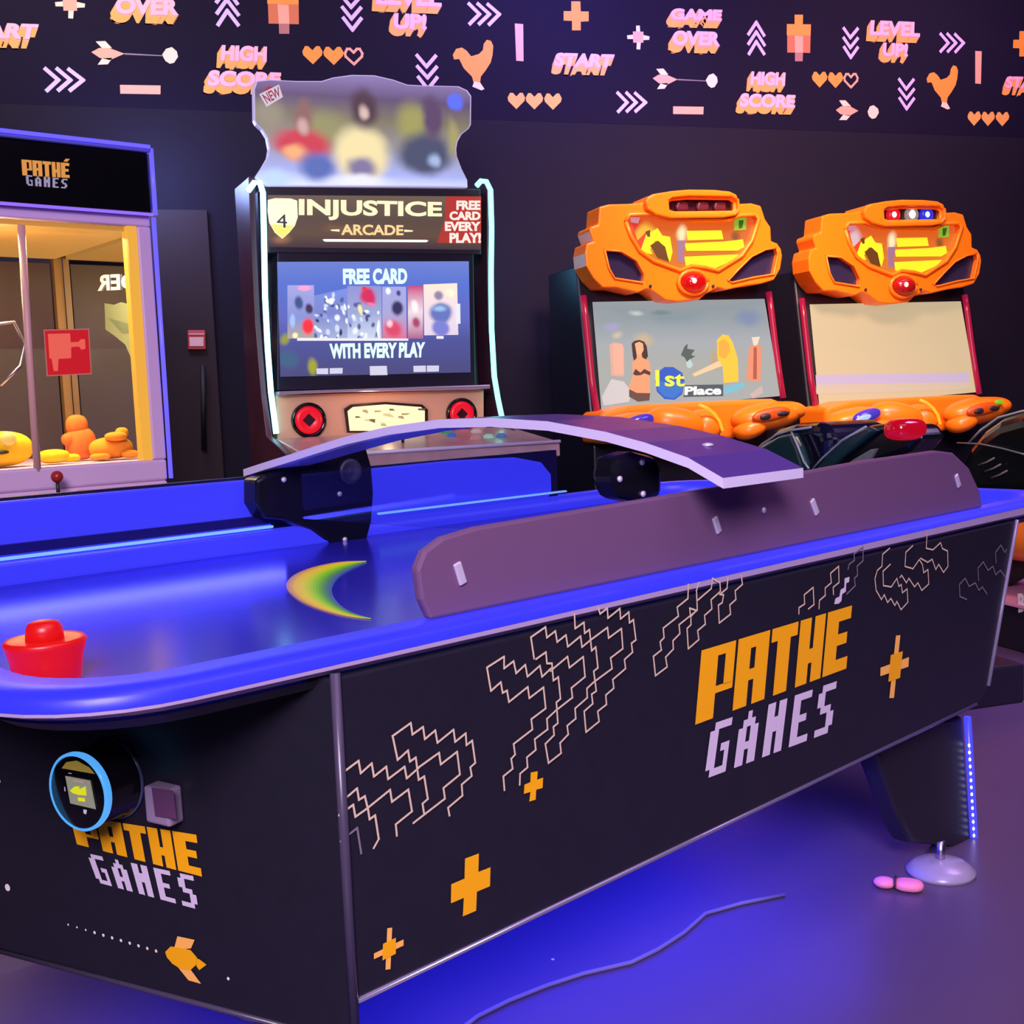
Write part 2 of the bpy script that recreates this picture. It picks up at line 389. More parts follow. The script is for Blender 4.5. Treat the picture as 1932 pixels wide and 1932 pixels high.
# ---- small wall fittings
PF = Plane((0, WALL_Y - .005, 0), (1, 0, 0), (0, 0, 1))
q = [PF.at(x, y) for x, y in ((353, 624), (387, 624), (388, 661), (354, 661))]
t = thing('fire_call_point', 'small red fire call point on the dark wall beside the door handle', 'alarm button', (q[2] + q[3]) / 2)
MB().prism(q, (0, -.045, 0), M('alarm_red', (190, 60, 70), .4)).build('housing', t, bevel=.006)
PFf = Plane((0, WALL_Y - .052, 0), (1, 0, 0), (0, 0, 1))
MB().px(PFf, [(357, 636), (384, 636), (384, 653), (358, 653)], M('alarm_pane', (240, 190, 200), .3)).build('press_panel', t)
MB().stroke(PFf, [(357, 630), (384, 630)], .008, M('alarm_line', (230, 160, 170), .4)).build('marking', t)
# ================================================================== AIR HOCKEY TABLE
TN = at_z(626, 1264, .8); TN.z = 0
TA = math.radians(25.19); TL_ = Vector((math.cos(TA), math.sin(TA), 0)); TW = Vector((-TL_.y, TL_.x, 0))
def T(u, v, z): return TN + TL_ * u + TW * v + Vector((0, 0, z))
WID = 1.37
tab = thing('air_hockey_table', 'black air hockey table with blue lit rim and orange lettering in the foreground', 'air hockey table', T(1, WID / 2, 0))
APEX = -.2492
top = [(0, 0), (.012, 0), (2.04, 0), (2.22, .48), (2.22, .89), (2.04, WID), (.012, WID), (0, WID), (APEX, WID / 2)]
bot = [(0, 0), (.012, 0), (1.84, 0), (2.0, .48), (2.0, .89), (1.84, WID), (.012, WID), (0, WID), (APEX, WID / 2)]
mid = [(0, 0), (.012, 0), (1.875, 0), (2.05, .48), (2.05, .89), (1.875, WID), (.012, WID), (0, WID), (APEX, WID / 2)]
r0 = [T(u, v, .368 if u > .05 else .338 if u > .01 else .282) for u, v in bot]
r1 = [T(u, v, .392 if u > 1 else .358 if u > .01 else .30) for u, v in mid]
r2 = [T(u, v, .788) for u, v in top]
r3 = [T(1 + (u - 1) * .98, WID / 2 + (v - WID / 2) * .97, .788) for u, v in top]
r4 = [T(1 + (u - 1) * .98, WID / 2 + (v - WID / 2) * .97, .70) for u, v in top]
mb = MB(); mb.loft([r0, r1, r2, r3, r4], BLACK, smooth=False); cab = mb.build('cabinet', tab, bevel=.006)
PSide = Plane(T(0, 0, .8), TL_, (0, 0, 1)); # front long side
# side leans nothing; the end panel turns 20 degrees outwards
EB = math.radians(20); EE = (-math.sin(EB) * TL_ + math.cos(EB) * TW); PEnd = Plane(T(0, 0, .8), EE, (0, 0, 1))
# corner strip and lower edge trim
EDGE = M('edge_strip', (70, 62, 84), .3)
MB().cyl(T(.004, -.001, .286), T(.004, -.001, .795), .007, .007, EDGE).build('corner_strip', tab)
g = MB(); g.tube([T(.01, -.001, .339), T(.9, -.001, .353), T(1.82, -.001, .367)], .004, M('lower_trim', (150, 140, 175), .22, .6)); g.build('lower_trim', tab)
g = MB(); g.tube([T(1.88, -.002, .40), T(2.036, -.002, .79)], .005, M('end_trim', (120, 112, 140), .3)); g.build('end_trim', tab)
g = MB(); P = [PEnd.loc(.70, -.519, .001), PEnd.loc(.01, -.518, .001)]; g.tube(P, .004, EDGE); g.build('lower_trim', tab)
# lettering and prints on the long side
MB().quadmap(PSide, [(1322, 1227), (1606, 1142), (1595, 1261), (1310, 1367)], pathe_polys(), ORANGE).build('logo_lettering', cab, label='orange blocky lettering on the long side')
MB().quadmap(PSide, [(1341, 1366), (1577, 1285), (1566, 1380), (1327, 1470)], games_polys(), LILAC).build('logo_lettering', cab, label='lilac pixel lettering on the long side')
c8 = lambda s: pts(s, 2.147, 600, 1500)
c5 = lambda s: pts(s, 2.927, 600, 1100)
c6 = lambda s: pts(s, 2.639, 1200, 1000)
MB().px(PSide, c8('592,256 648,235 646,310 695,291 693,368 640,390 637,467 583,490 587,415 535,437 536,360 590,337'), ORANGE).build('plus_print', cab)
MB().px(PSide, c5('1170,1045 1208,1038 1205,1085 1238,1073 1235,1130 1200,1140 1197,1195 1162,1205 1168,1152 1132,1163 1135,1112 1168,1098'), ORANGE).build('plus_print', cab)
def sparkle(bars, sq, tr):
    g = MB()
    for b in bars: g.px(PSide, tr(b), ORANGE2, .002)
    g.px(PSide, tr(sq), ORANGE, .003); g.build('sparkle_print', cab)
sparkle(['277,538 297,535 290,703 270,706', '223,640 343,583 343,608 223,663'], '258,600 310,575 310,640 256,667', c8)
sparkle(['1290,525 1312,523 1280,835 1257,836', '1213,685 1355,632 1352,680 1212,727'], '1262,622 1322,602 1308,735 1250,755', c6)
zig5 = [
 ('435,975 407,843 507,772 516,835 574,793 584,860 641,812 653,880 741,808 750,875 808,828 812,893 843,868 860,990 832,1016 840,1062 784,1110 788,1170 708,1238 716,1280', 1),
 ('435,975 492,923 502,984 534,962 550,1085 580,1066 600,1190 570,1216 578,1266', 1),
 ('548,1018 663,936 672,1000 762,930 777,1055 686,1130 694,1188 520,1322', 1),
 ('148,1185 118,1055 218,980 230,1048 290,994 302,1066 370,1012 380,1080 470,1012 482,1076 548,1018', 1),
 ('148,1185 210,1132 220,1195 252,1175 268,1240 278,1302 308,1280 328,1410 300,1460', 1),
 ('268,1240 392,1140 402,1206 492,1138 512,1258 422,1330 428,1392', 1),
 ('110,1280 188,1222 200,1288 268,1240', 1), ('118,1424 210,1350 232,1490', 2),
 ('948,594 926,465 1020,405 1020,470 1072,430 1086,496 1136,450 1148,515 1216,455 1228,516 1276,470', 1),
 ('948,594 1002,546 1012,605 1036,592 1046,655 1150,572 1158,634 1236,574 1248,690 1168,750 1174,806 1070,886 1078,944 1056,968 1064,1022 1012,1064 1018,1140', 1),
 ('1186,416 1168,298 1248,242 1256,300 1302,264 1312,324 1360,286 1370,350 1440,292 1448,352 1496,312 1588,244 1594,302 1664,250 1672,360 1604,412 1612,470 1510,545 1472,580 1474,630 1406,690 1410,745 1362,785 1368,832 1322,880 1328,935 1258,990 1240,884 1288,836 1284,790 1308,770 1300,655 1322,636 1310,516 1282,535 1274,440 1246,440 1240,378 1186,416', 1),
 ('1276,484 1370,405 1380,466 1456,406 1466,516 1390,578 1396,630 1300,705 1254,748 1258,805 1186,860 1192,918 1142,960 1146,1014 1104,1050 1102,1110', 1),
 ('1408,170 1412,250 1460,216 1464,276 1490,256 1502,372 1524,352 1536,466 1512,486 1518,530 1526,594 1500,612 1506,664 1458,706 1468,820 1540,762 1532,706 1580,668 1576,616 1620,578 1614,530 1684,470 1678,420 1722,380 1716,330 1740,312 1726,200 1704,218 1700,158 1654,196 1650,138 1584,192 1580,136 1540,168 1530,135', 1)]
zig6 = [
 ('256,270 254,340 200,384 206,428 130,488 134,535 114,556 120,596 80,628 90,724 148,680 140,632 178,592 176,550 210,515 206,470 294,400 258,388 262,430 296,395', 1),
 ('310,262 296,300 300,395 268,430 268,470 248,490 254,590 306,545 300,500 338,468 334,424 370,392 366,346 412,305 410,262 372,240 366,290 296,350', 1),
 ('452,238 448,290 412,320 430,322 424,360 404,374 408,462 464,418 460,372 490,345 486,302 522,270 516,225', 1),
 ('806,416 806,386 834,368 832,322 876,285 880,370 852,392', 1), ('906,390 908,350 936,326 936,288 966,262 962,215 1002,180 1004,260 974,285 976,320', 1),
 ('1050,196 1056,170 1082,150 1080,118 1124,84 1124,152 1094,180 1096,225 1080,240 1084,276 1042,318', 2),
 ('1190,300 1184,240 1196,200 1218,180 1222,120 1256,90', 1), ('1190,300 1216,345 1230,322 1246,360 1262,340 1282,375 1292,355 1312,396 1346,358 1342,292 1318,312 1312,270 1300,280 1290,240 1262,282 1222,276 1220,205 1256,170', 1),
 ('1308,236 1316,225 1340,262 1352,240 1380,282 1396,262 1416,300 1450,268 1446,196 1424,212 1418,172 1402,146 1370,192 1330,180 1334,110 1368,78', 1),
 ('1410,140 1446,160 1468,145 1486,196 1500,170 1524,210 1546,180 1544,104 1518,92 1508,62 1470,98 1436,90 1440,20', 1),
 ('1640,345 1606,330 1604,270 1632,240 1652,280 1682,262 1700,300 1716,282 1740,318', 2), ('1700,250 1696,190 1722,158 1746,200 1770,180 1784,222 1806,200 1830,232', 2), ('1786,165 1784,110 1810,75 1830,112 1838,96', 2)]
for k, (s, kind) in enumerate(zig5): MB().stroke(PSide, c5(s), .0032, LINE if kind == 1 else LINE2, .002 + .0001 * k).build('zigzag_print', cab)
for k, (s, kind) in enumerate(zig6): MB().stroke(PSide, c6(s), .0032, LINE if kind == 1 else LINE2, .002 + .0001 * k).build('zigzag_print', cab)
MB().px(PSide, c6('978,368 984,340 1004,330 1010,296 1028,286 1030,240 1054,232 1052,258 1038,264 1036,306 1018,318 1014,352 1000,366'), LILAC, .004).build('pixel_print', cab)
# prints on the end
c4 = lambda s: pts(s, 2.927, 0, 1340)
MB().quadmap(PEnd, [(133, 1536), (372, 1574), (383, 1653), (147, 1592)], pathe_polys(), ORANGE).build('logo_lettering', cab, label='orange blocky lettering on the rounded end')
MB().quadmap(PEnd, [(166, 1609), (366, 1652), (376, 1715), (186, 1664)], games_polys(), LILAC).build('logo_lettering', cab, label='lilac pixel lettering on the rounded end')
g = MB(); g.px(PEnd, c4('920,1330 950,1300 1000,1305 1060,1320 1095,1360 1092,1400 1060,1430 1000,1420 960,1395 930,1360'), ORANGE, .003)
g.px(PEnd, c4('985,1245 1080,1265 1060,1312 965,1318'), ORANGE2); g.px(PEnd, c4('985,1412 1060,1432 1116,1508 1046,1488'), ORANGE2); g.px(PEnd, c4('1092,1366 1112,1376 1145,1402 1106,1432 1090,1410'), ORANGE)
g.build('rocket_print', cab)
for k in range(11): MB().disc(PEnd.at(*c4('%f,%f' % (385 + 48.5 * k, 1180 + 14.5 * k))[0], .003), PEnd.N, .0026 if k > 2 else .0017, CREAM if k > 8 else WHITE, 10).build('dot_print', cab)
for s, r in (('50,975', .006), ('2,388', .004), ('1268,1477', .0025)): MB().disc(PEnd.at(*c4(s)[0], .003), PEnd.N, r, WHITE, 12).build('dot_print', cab)
# card reader and coin button on the end
C0 = PEnd.at(215, 1467); NF = PEnd.N
g = MB(); g.lathe(C0, NF, [(.0605, 0), (.062, .002), (.0615, .005), (.060, .006)], M('reader_base_rim', (70, 80, 120), .2), 40, False); rim_ = g; rd = MB(); rd.lathe(C0, NF, [(.060, 0), (.060, .006), (.056, .008), (.056, .066), (.052, .07)], BLACKG, 40); rd = rd.build('card_reader', tab); rim_.build('base_rim', rd)
PR_ = Plane(C0 + NF * .0705, EE, (0, 0, 1))
g = MB(); g.lathe(C0 + NF * .058, NF, [(.0565, 0), (.058, .004), (.058, .010), (.056, .0125), (.0535, .012)], M('reader_ring', (90, 180, 255), .3, emit=1.0, ergb=(80, 165, 240)), 44, False); g.build('light_ring', rd)
g = MB(); g.px(PR_, c4('366,360 505,386 536,545 394,512'), M('reader_screen', (150, 150, 140), .3, emit=.55, ergb=(170, 168, 150)))
yl = M('reader_yellow', (230, 230, 40), .4, emit=.8)
g.px(PR_, c4('395,440 420,418 445,416 448,432 482,416 486,468 440,464 410,454'), yl, .003); g.px(PR_, c4('438,478 476,482 480,502 442,498'), yl, .003); g.px(PR_, c4('412,380 470,390 468,400 412,390'), CREAM, .003)
g.build('screen', rd)
for s_, m_c in (('346,318 372,284 430,276 500,314 530,350', M('reader_label', (170, 150, 60), .5, emit=.25)), ('466,545 486,548 482,572 468,568', WHITE), ('384,342 402,345 402,350 384,348', WHITE), ('360,420 366,422 368,446 362,444', WHITE)):
    MB().px(PR_, c4(s_), m_c).build('marking', rd)
# coin button
q = [PEnd.at(*p) for p in c4('872,382 1004,412 1020,612 888,580')]
bt = MB().prism(q, NF * .03, M('button_frame', (150, 130, 160), .35)).build('coin_button', tab, bevel=.004)
PB = Plane(q[0] + NF * .031, EE, (0, 0, 1)); g = MB(); g.px(PB, c4('842,424 962,440 980,600 862,582'), M('button_face', (95, 60, 95), .3)); g.build('button_face', bt)

def rrect(u0, v0, u1, v1, r, z, n=8):
    P = []
    for (cu, cv, a0) in ((u0 + r, v0 + r, 180), (u1 - r, v0 + r, 270), (u1 - r, v1 - r, 0), (u0 + r, v1 - r, 90)):
        for k in range(n + 1):
            a = math.radians(a0 + 90 * k / n); P.append(T(cu + r * math.cos(a), cv + r * math.sin(a), z))
    return P
UO0, UO1 = -.40, 2.44
# trim under the rim, rim, playfield
mb = MB(); mb.loft([rrect(UO0 + .02, .012, UO1 - .02, WID - .012, .19, .792), rrect(UO0, 0, UO1, WID, .2, .800), rrect(UO0, 0, UO1, WID, .2, .818), rrect(UO0 + .06, .06, UO1 - .06, WID - .06, .16, .818), rrect(UO0 + .06, .06, UO1 - .06, WID - .06, .16, .792)], M('pale_edge_moulding', (170, 150, 190), .35), False, cap=False)
mb.build('edge_moulding', tab)
mb = MB(); mb.loft([[p - Vector((0, 0, .014 * max(0, min(1, .5 - (p - TN).dot(TL_) / .4)))) for p in rrect(UO0 - .0005, -.0005, UO1 + .0005, WID + .0005, .2, .8185)], rrect(UO0 - .0005, -.0005, UO1 + .0005, WID + .0005, .2, .8185), rrect(UO0 + .004, .004, UO1 - .004, WID - .004, .2, .823), rrect(UO0 + .012, .012, UO1 - .012, WID - .012, .19, .828), rrect(UO0 + .07, .07, UO1 - .07, WID - .07, .15, .828), rrect(UO0 + .085, .085, UO1 - .085, WID - .085, .14, .80), rrect(UO0 + .085, .085, UO1 - .085, WID - .085, .14, .788)], LEDBLUE, True, cap=False)
mb.build('lit_rim', tab)
pf = M('playfield_led_blue', (48, 44, 185), .17, spec=.35)  # blue LED light on a white field, put into the base colour
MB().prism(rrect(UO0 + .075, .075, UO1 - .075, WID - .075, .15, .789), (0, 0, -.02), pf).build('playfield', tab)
g = MB(); g.loft([rrect(UO0 + .03, .02, UO1 - .03, WID - .02, .18, .785), rrect(UO0 + .05, .03, UO1 - .05, WID - .03, .17, .772), rrect(UO0 + .3, .3, UO1 - .3, WID - .3, .1, .765)], BLACK, False); g.build('under_deck', tab)
# lit crescent on the field
PFld = Plane((0, 0, .7905), (1, 0, 0), (0, 1, 0))
outer = pts('700,1168 655,1163 610,1152 570,1136 545,1116 541,1100 556,1084 590,1070 640,1060 690,1058')
inner = pts('700,1166 672,1158 648,1146 632,1130 626,1114 630,1100 642,1086 662,1074 680,1066 692,1060')
cols = [(170, 110, 120), (225, 175, 40), (222, 195, 20), (180, 200, 15), (115, 185, 20), (80, 130, 90), (60, 80, 170)]
g = MB()
def smooth(P, n=4):
    Q = []
    for i in range(len(P) - 1):
        a, b, c, d = P[max(i - 1, 0)], P[i], P[i + 1], P[min(i + 2, len(P) - 1)]
        for k in range(n):
            t = k / n; Q.append(tuple(.5 * (2 * b[j] + (c[j] - a[j]) * t + (2 * a[j] - 5 * b[j] + 4 * c[j] - d[j]) * t * t + (3 * b[j] - a[j] - 3 * c[j] + d[j]) * t ** 3) for j in (0, 1)))
    return Q + [P[-1]]
outer, inner = smooth(outer), smooth(inner)
mixp = lambda t: [(a[0] * (1 - t) + b[0] * t, a[1] * (1 - t) + b[1] * t) for a, b in zip(outer, inner)]
NB = 14; g = MB()
def ccol(t):
    t *= len(cols) - 1; k = min(int(t), len(cols) - 2); f = t - k
    return tuple(a * (1 - f) + b * f for a, b in zip(cols[k], cols[k + 1]))
for k in range(NB):
    A_, B_ = mixp(k / NB), mixp((k + 1) / NB); mt = M('crescent_band_%d' % k, ccol((k + .5) / NB), .4, emit=.75)
    for i in range(len(A_) - 1): g.px(PFld, [A_[i], A_[i + 1], B_[i + 1], B_[i]], mt, .0)
g.build('lit_crescent', tab)
# front barrier
GUARD = M('guard_plum_acrylic', (110, 78, 112), .42)
def guard(name, v, prof, m, th=.018):
    g = MB(); g.prism([T(u, v, z) for u, z in prof], TW * th, m); return g.build(name, tab, bevel=.005)
fg = guard('side_guard', .045, [(.205, .828), (.19, .86), (.185, .905), (.20, .930), (.235, .946), (.30, .954), (.7, .962), (1.0, .968), (1.4, .980), (1.72, .982), (1.80, .972), (1.88, .93), (1.935, .87), (1.95, .828)], GUARD)
PG = Plane(T(0, .045, .9), TL_, (0, 0, 1))
CLIP = M('clip_silver', (215, 205, 225), .35, .3)
for a, b in (((861, 1062), (873, 1102)), ((1347, 976), (1356, 1005)), ((1531, 943), (1541, 970)), ((1803, 896), (1809, 918))):
    g = MB(); A_, B_ = PG.at(*a, .004), PG.at(*b, .004); d = (B_ - A_).normalized(); s_ = PG.N.cross(d) * .007
    g.prism([A_ - s_, A_ + s_, B_ + s_, B_ - s_], PG.N * -.008, CLIP); g.build('guard_clip', fg, bevel=.002)
g = MB(); g.lathe(PG.at(1440, 963), PG.N, [(.006, 0), (.006, .003), (.003, .005)], CLIP, 12); g.build('screw', fg)
# back barrier: two lit lengths and the led strip
bk = guard('back_guard', 1.30, [(-.16, .79), (-.20, .84), (-.2, .93), (-.16, .966), (.70, .966), (.70, .79)], LEDBLUE)
bk2 = guard('back_guard', 1.30, [(1.0, .79), (1.0, .966), (1.30, .969), (1.55, .962), (1.66, .94), (1.70, .90), (1.70, .85), (1.66, .79)], LEDBLUE)
g = MB(); g.box(T(-.18, 1.287, .842), TL_ * .87, TW * -.012, (0, 0, .006), LEDLINE); g.build('led_strip', bk)
g = MB(); g.box(T(1.02, 1.287, .842), TL_ * .72, TW * -.012, (0, 0, .005), LEDLINE); g.build('led_strip', bk2)
g = MB(); g.box(T(-.18, 1.298, .852), TL_ * .88, TW * -.014, (0, 0, .022), M('navy_groove', (18, 14, 90), .3)); g.build('groove', bk)
g = MB(); lip = [(-.17, .79), (-.17, .838), (.76, .838), (.83, .828), (.86, .806), (.865, .79)]
g.prism([T(u, 1.25, z) for u, z in lip], TW * .05, LEDBLUE); g.build('lower_cushion', bk, bevel=.006)
g = MB(); g.box(T(-.2, 1.325, .80), TL_ * 1.95, TW * .02, (0, 0, .172), M('navy_backing', (14, 12, 50), .4)); g.build('guard_backing', bk)
# arch over the table
AZ = [(-.07, .978), (0, 1.012), (.09, 1.038), (.18, 1.058), (.32, 1.079), (.47, 1.088), (.62, 1.087), (.78, 1.074), (.93, 1.053), (1.05, 1.030), (1.15, 1.010), (1.25, .991), (1.345, .972)]
ARCHT = M('arch_top_violet', (84, 58, 138), .3); ARCHE = M('arch_edge_lilac', (215, 205, 235), .35)
L1 = []; L2 = []
for v, z in AZ:
    t_ = (v + .07) / 1.415; L1.append(T(.755 - .10 * t_, v, z)); L2.append(T(.995 - .23 * t_, v, z))
g = MB()
for i in range(len(AZ) - 1):
    dz = Vector((0, 0, .018))
    a, b, c, d = L1[i], L1[i + 1], L2[i + 1], L2[i]
    g.add([a + dz, b + dz, c + dz, d + dz], [[0, 1, 2, 3]], ARCHT, True); g.add([a, b, c, d], [[3, 2, 1, 0]], ARCHE, True)
    g.add([a, b, b + dz, a + dz], [[0, 1, 2, 3]], ARCHE); g.add([d, c, c + dz, d + dz], [[3, 2, 1, 0]], ARCHE)
for i in (0, -1): dz = Vector((0, 0, .018)); g.poly([L1[i], L2[i], L2[i] + dz, L1[i] + dz], ARCHE)
arch = g.build('arch_canopy', tab)
g = MB(); g.lathe(T(.87, .05, 1.043), (0, 0, 1), [(.012, 0), (.01, .004), (.002, .006)], CLIP, 14); g.build('screw', arch)
# black end brackets of the arch with round speakers
PBk = Plane(T(0, 1.24, .9), TL_, (0, 0, 1))
BRK = M('bracket_black', (16, 15, 24), .2)
g = MB(); g.px(PBk, pts('484,905 530,886 580,868 640,850 690,838 702,880 706,930 702,985 690,1030 655,1036 615,1018 590,1000 540,982 500,978 484,950'), BRK, 0, .07); lb = g.build('arch_bracket', arch, bevel=.008)
g = MB(); c_ = PBk.at(660, 890, .0); g.lathe(c_, PBk.N, [(.034, 0), (.034, .006), (.024, .008), (.018, .002), (.006, .003), (.001, .005)], M('speaker_grey', (60, 58, 80), .35), 24); g.build('speaker', lb)
for p in ((535, 905), (650, 1018), (640, 932)): MB().lathe(PBk.at(*p), PBk.N, [(.007, 0), (.007, .004), (.002, .006)], CLIP, 12).build('bolt', lb)
PBf = Plane(T(0, .15, .9), TL_, (0, 0, 1))
g = MB(); g.px(PBf, pts('1166,862 1200,852 1240,862 1252,890 1250,936 1215,950 1172,940 1158,900'), BRK, 0, .06); rb = g.build('arch_bracket', arch, bevel=.012)
for p in ((1210, 872), (1212, 932), (1168, 904)): MB().lathe(PBf.at(*p), PBf.N, [(.006, 0), (.006, .004), (.002, .006)], CLIP, 12).build('bolt', rb)
# clear acrylic pane under the arch
gl = bpy.data.materials.new('clear_acrylic'); gl.use_nodes = True; nt = gl.node_tree; nt.nodes.clear()
out = nt.nodes.new('ShaderNodeOutputMaterial'); tr = nt.nodes.new('ShaderNodeBsdfTransparent'); gs = nt.nodes.new('ShaderNodeBsdfGlossy'); mx = nt.nodes.new('ShaderNodeMixShader'); fr = nt.nodes.new('ShaderNodeFresnel')
fr.inputs[0].default_value = 1.16; gs.inputs['Roughness'].default_value = .05; tr.inputs[0].default_value = (.88, .9, .94, 1)
nt.links.new(fr.outputs[0], mx.inputs[0]); nt.links.new(tr.outputs[0], mx.inputs[1]); nt.links.new(gs.outputs[0], mx.inputs[2]); nt.links.new(mx.outputs[0], out.inputs[0])
GLASS = gl
g = MB(); up = [T(.80 - .12 * ((v + .07) / 1.415), v, z) for v, z in AZ if .1 < v < 1.22]; lo = [T(.80 - .12 * ((v + .07) / 1.415), v, .87) for v, z in AZ if .1 < v < 1.22][::-1]
g.prism(up + lo, TL_ * .005, GLASS); g.build('acrylic_pane', arch)
# legs
LEGM = M('leg_black', (30, 27, 36), .4); 
PLg = Plane(T(0, .05, .2), TL_, (0, 0, 1))
def foot(leg, u, v):
    g = MB(); g.cyl(T(u, v, .02), T(u, v, .075), .011, .011, STEEL, 14); g.build('levelling_rod', leg)
    g = MB(); g.lathe(T(u, v, 0), (0, 0, 1), [(.078, 0), (.078, .008), (.06, .022), (.03, .03), (.012, .034)], M('foot_grey', (150, 140, 165), .3), 36); g.build('foot', leg)
def leg(pl, uf, vf, poly, led=True):
    g = MB(); g.prism(poly, TW * .06, LEGM); lg = g.build('leg', tab, bevel=.012)
    foot(lg, uf, vf); return lg
fpt = at_z(1790, 1650, 0); uf, vf = (fpt - TN).dot(TL_), (fpt - TN).dot(TW)
lp = [PLg.at(*p) for p in ((1640, 1372), (1665, 1450), (1705, 1560), (1722, 1592), (1800, 1598), (1835, 1592), (1818, 1350))]
lp = [Vector((p.x, p.y, p.z)) for p in lp]
lg = leg(PLg, uf, vf + .02, lp)
g = MB(); a, b = PLg.at(1821, 1352, .006), PLg.at(1834, 1590, .006)
g.cyl(a, b, .009, .009, M('leg_led_tube', (50, 50, 255), .3, emit=1.6, ergb=(60, 60, 255)), 12); g.build('led_tube', lg)
g = MB()
for k in range(15): p = a.lerp(b, .22 + .055 * k); p = p + (EYE - p).normalized() * .0085; g.blob(p, (.003, 0, 0), (0, .003, 0), (0, 0, .005), M('led_spark', (230, 230, 255), .3, emit=5), nu=8, nv=6)
g.build('led_dots', lg)
for (u0, v0) in ((1.55, 1.14), (.22, .60), (.22, .95)):
    poly = [T(u0 - .05, v0, .06 + .06), T(u0 + .12, v0, .12), T(u0 + .16, v0, .36), T(u0 - .16, v0, .36)]
    lg2 = leg(PLg, u0 + .03, v0 + .055, poly)
# ---- lamps that belong to the table: led spill under the body and over the field
area('table_underglow', T(.75, .45, .27), T(.75, .30, 0), 1.9, 20, (.03, .03, 1), .8).rotation_euler = (0, 0, TA)
area('table_led_spill', T(.27, 1.268, .856), T(.22, .35, .79), .86, 1.1, (.06, .06, 1), .012)

# ---- the red mallet
pm = at_z(91, 1284, .79); pm.z = .7905
m_ = thing('air_hockey_mallet', 'red plastic air hockey mallet with flat knob on the blue playfield', 'air hockey mallet', pm + Vector((0, 0, 0)))
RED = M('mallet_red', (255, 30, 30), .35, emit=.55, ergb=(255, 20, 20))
MB().lathe(pm, (0, 0, 1), [(.040, .0005), (.043, .002), (.047, .030), (.052, .048), (.054, .054), (.051, .058), (.045, .057), (.024, .056)], RED, 36).build('bowl', m_)
MB().lathe(pm, (0, 0, 1), [(.025, .056), (.0235, .072), (.020, .079), (.012, .082), (.001, .083)], RED, 28).build('knob', m_)

# ================================================================== CLAW MACHINE
CB = math.radians(23); CA = Vector((math.cos(CB), math.sin(CB), 0)); CN = Vector((math.sin(CB), -math.cos(CB), 0))
CO = Vector((.052, 3.928, 1.605))
PC = Plane(CO, CA, (0, 0, 1))
def K(x, d, z): return CO + CA * x - CN * d + Vector((0, 0, z))
CWID = .98; CD = .80; XL, XR = -CWID + .02, .02
claw = thing('claw_machine', 'claw machine with lilac frame, warm lit inside and blue edge lights at left', 'claw machine', Vector((K(XL / 2, CD / 2, 0).x, K(XL / 2, CD / 2, 0).y, 0)))
LIL = M('claw_lilac_frame', (225, 190, 228), .4)
def kb(mb, x0, x1, d0, d1, z0, z1, m): return mb.box(K(x0, d0, z0), CA * (x1 - x0), -CN * (d1 - d0), (0, 0, z1 - z0), m)
g = MB(); kb(g, XL, XR, 0, CD, -1.605, -.685, LIL); g.build('lower_body', claw, bevel=.01)
g = MB(); kb(g, XL, XR, 0, CD, -.685, -.617, LIL); g.build('prize_bed', claw, bevel=.008)
g = MB(); kb(g, XL, XR, 0, CD, .12, .157, LIL); g.build('upper_frame', claw, bevel=.006)
WARMP = M('warm_cream_panel', (245, 190, 110), .5)
g = MB(); kb(g, XL + .03, XR - .03, .03, CD - .02, .106, .119, M('warm_lit_panel', (240, 170, 80), .5, emit=.62, ergb=(245, 172, 78))); g.build('inner_ceiling', claw)
for x in (XL, XR - .045):
    g = MB(); kb(g, x, x + .045, 0, .05, -.617, .12, LIL); g.build('corner_post', claw, bevel=.006)
    g = MB(); kb(g, x + (.045 if x < -.5 else -.03), x + (.075 if x < -.5 else 0), .005, .05, -.617, .12, M('warm_lit_strip', (255, 190, 70), .5, emit=.75, ergb=(255, 185, 66))); g.build('inner_post', claw)
BRASS = M('brass_post', (140, 105, 62), .45)
for x in (XL + .01, XR - .05): g = MB(); kb(g, x + .01, x + .04, CD - .035, CD - .005, -.617, .12, BRASS); g.build('back_post', claw)
g = MB(); xm = PC.at(44, 430); g.tube([PC.at(42, 424, -.01), PC.at(57, 660, -.01), PC.at(73, 890, -.01)], .011, M('pink_beige_post', (225, 175, 165), .4)); g.build('divider_post', claw)
g = MB(); kb(g, XL + .045, XR - .045, .015, .02, -.617, .12, GLASS); g.build('front_pane', claw)
g = MB(); kb(g, XR - .012, XR - .007, .05, CD - .05, -.617, .12, GLASS); g.build('side_pane', claw)
# header sign
g = MB(); kb(g, XL, XR, -.02, CD, .157, .345, BLACKG); hd = g.build('header', claw, bevel=.006)
PH = Plane(K(0, -.021, .25), CA, (0, 0, 1))
MB().quadmap(PH, [(40, 301), (130, 308), (131, 336), (42, 331)], pathe_polys(True), M('header_orange', (255, 175, 80), .4, emit=.6)).build('logo_lettering', hd, label='small orange lettering on the black header')
MB().quadmap(PH, [(48, 330), (127, 338), (126, 356), (50, 350)], games_polys(), M('header_lilac', (200, 190, 225), .4, emit=.45)).build('logo_lettering', hd, label='small lilac lettering on the black header')
BLT = M('blue_edge_tube', (70, 70, 255), .3, emit=2.2, ergb=(80, 70, 255))
g = MB(); kb(g, XL, XR + .006, -.03, .03, .345, .37, M('header_cap', (110, 110, 200), .3)); g.build('header_cap', hd, bevel=.006)
g = MB(); g.tube([K(XL, -.034, .362), K(XR, -.034, .362)], .006, BLT); g.build('edge_tube', hd)
g = MB(); g.tube([K(XR + .010, -.02, .36), K(XR + .010, -.02, .155)], .007, BLT); g.build('edge_tube', claw)
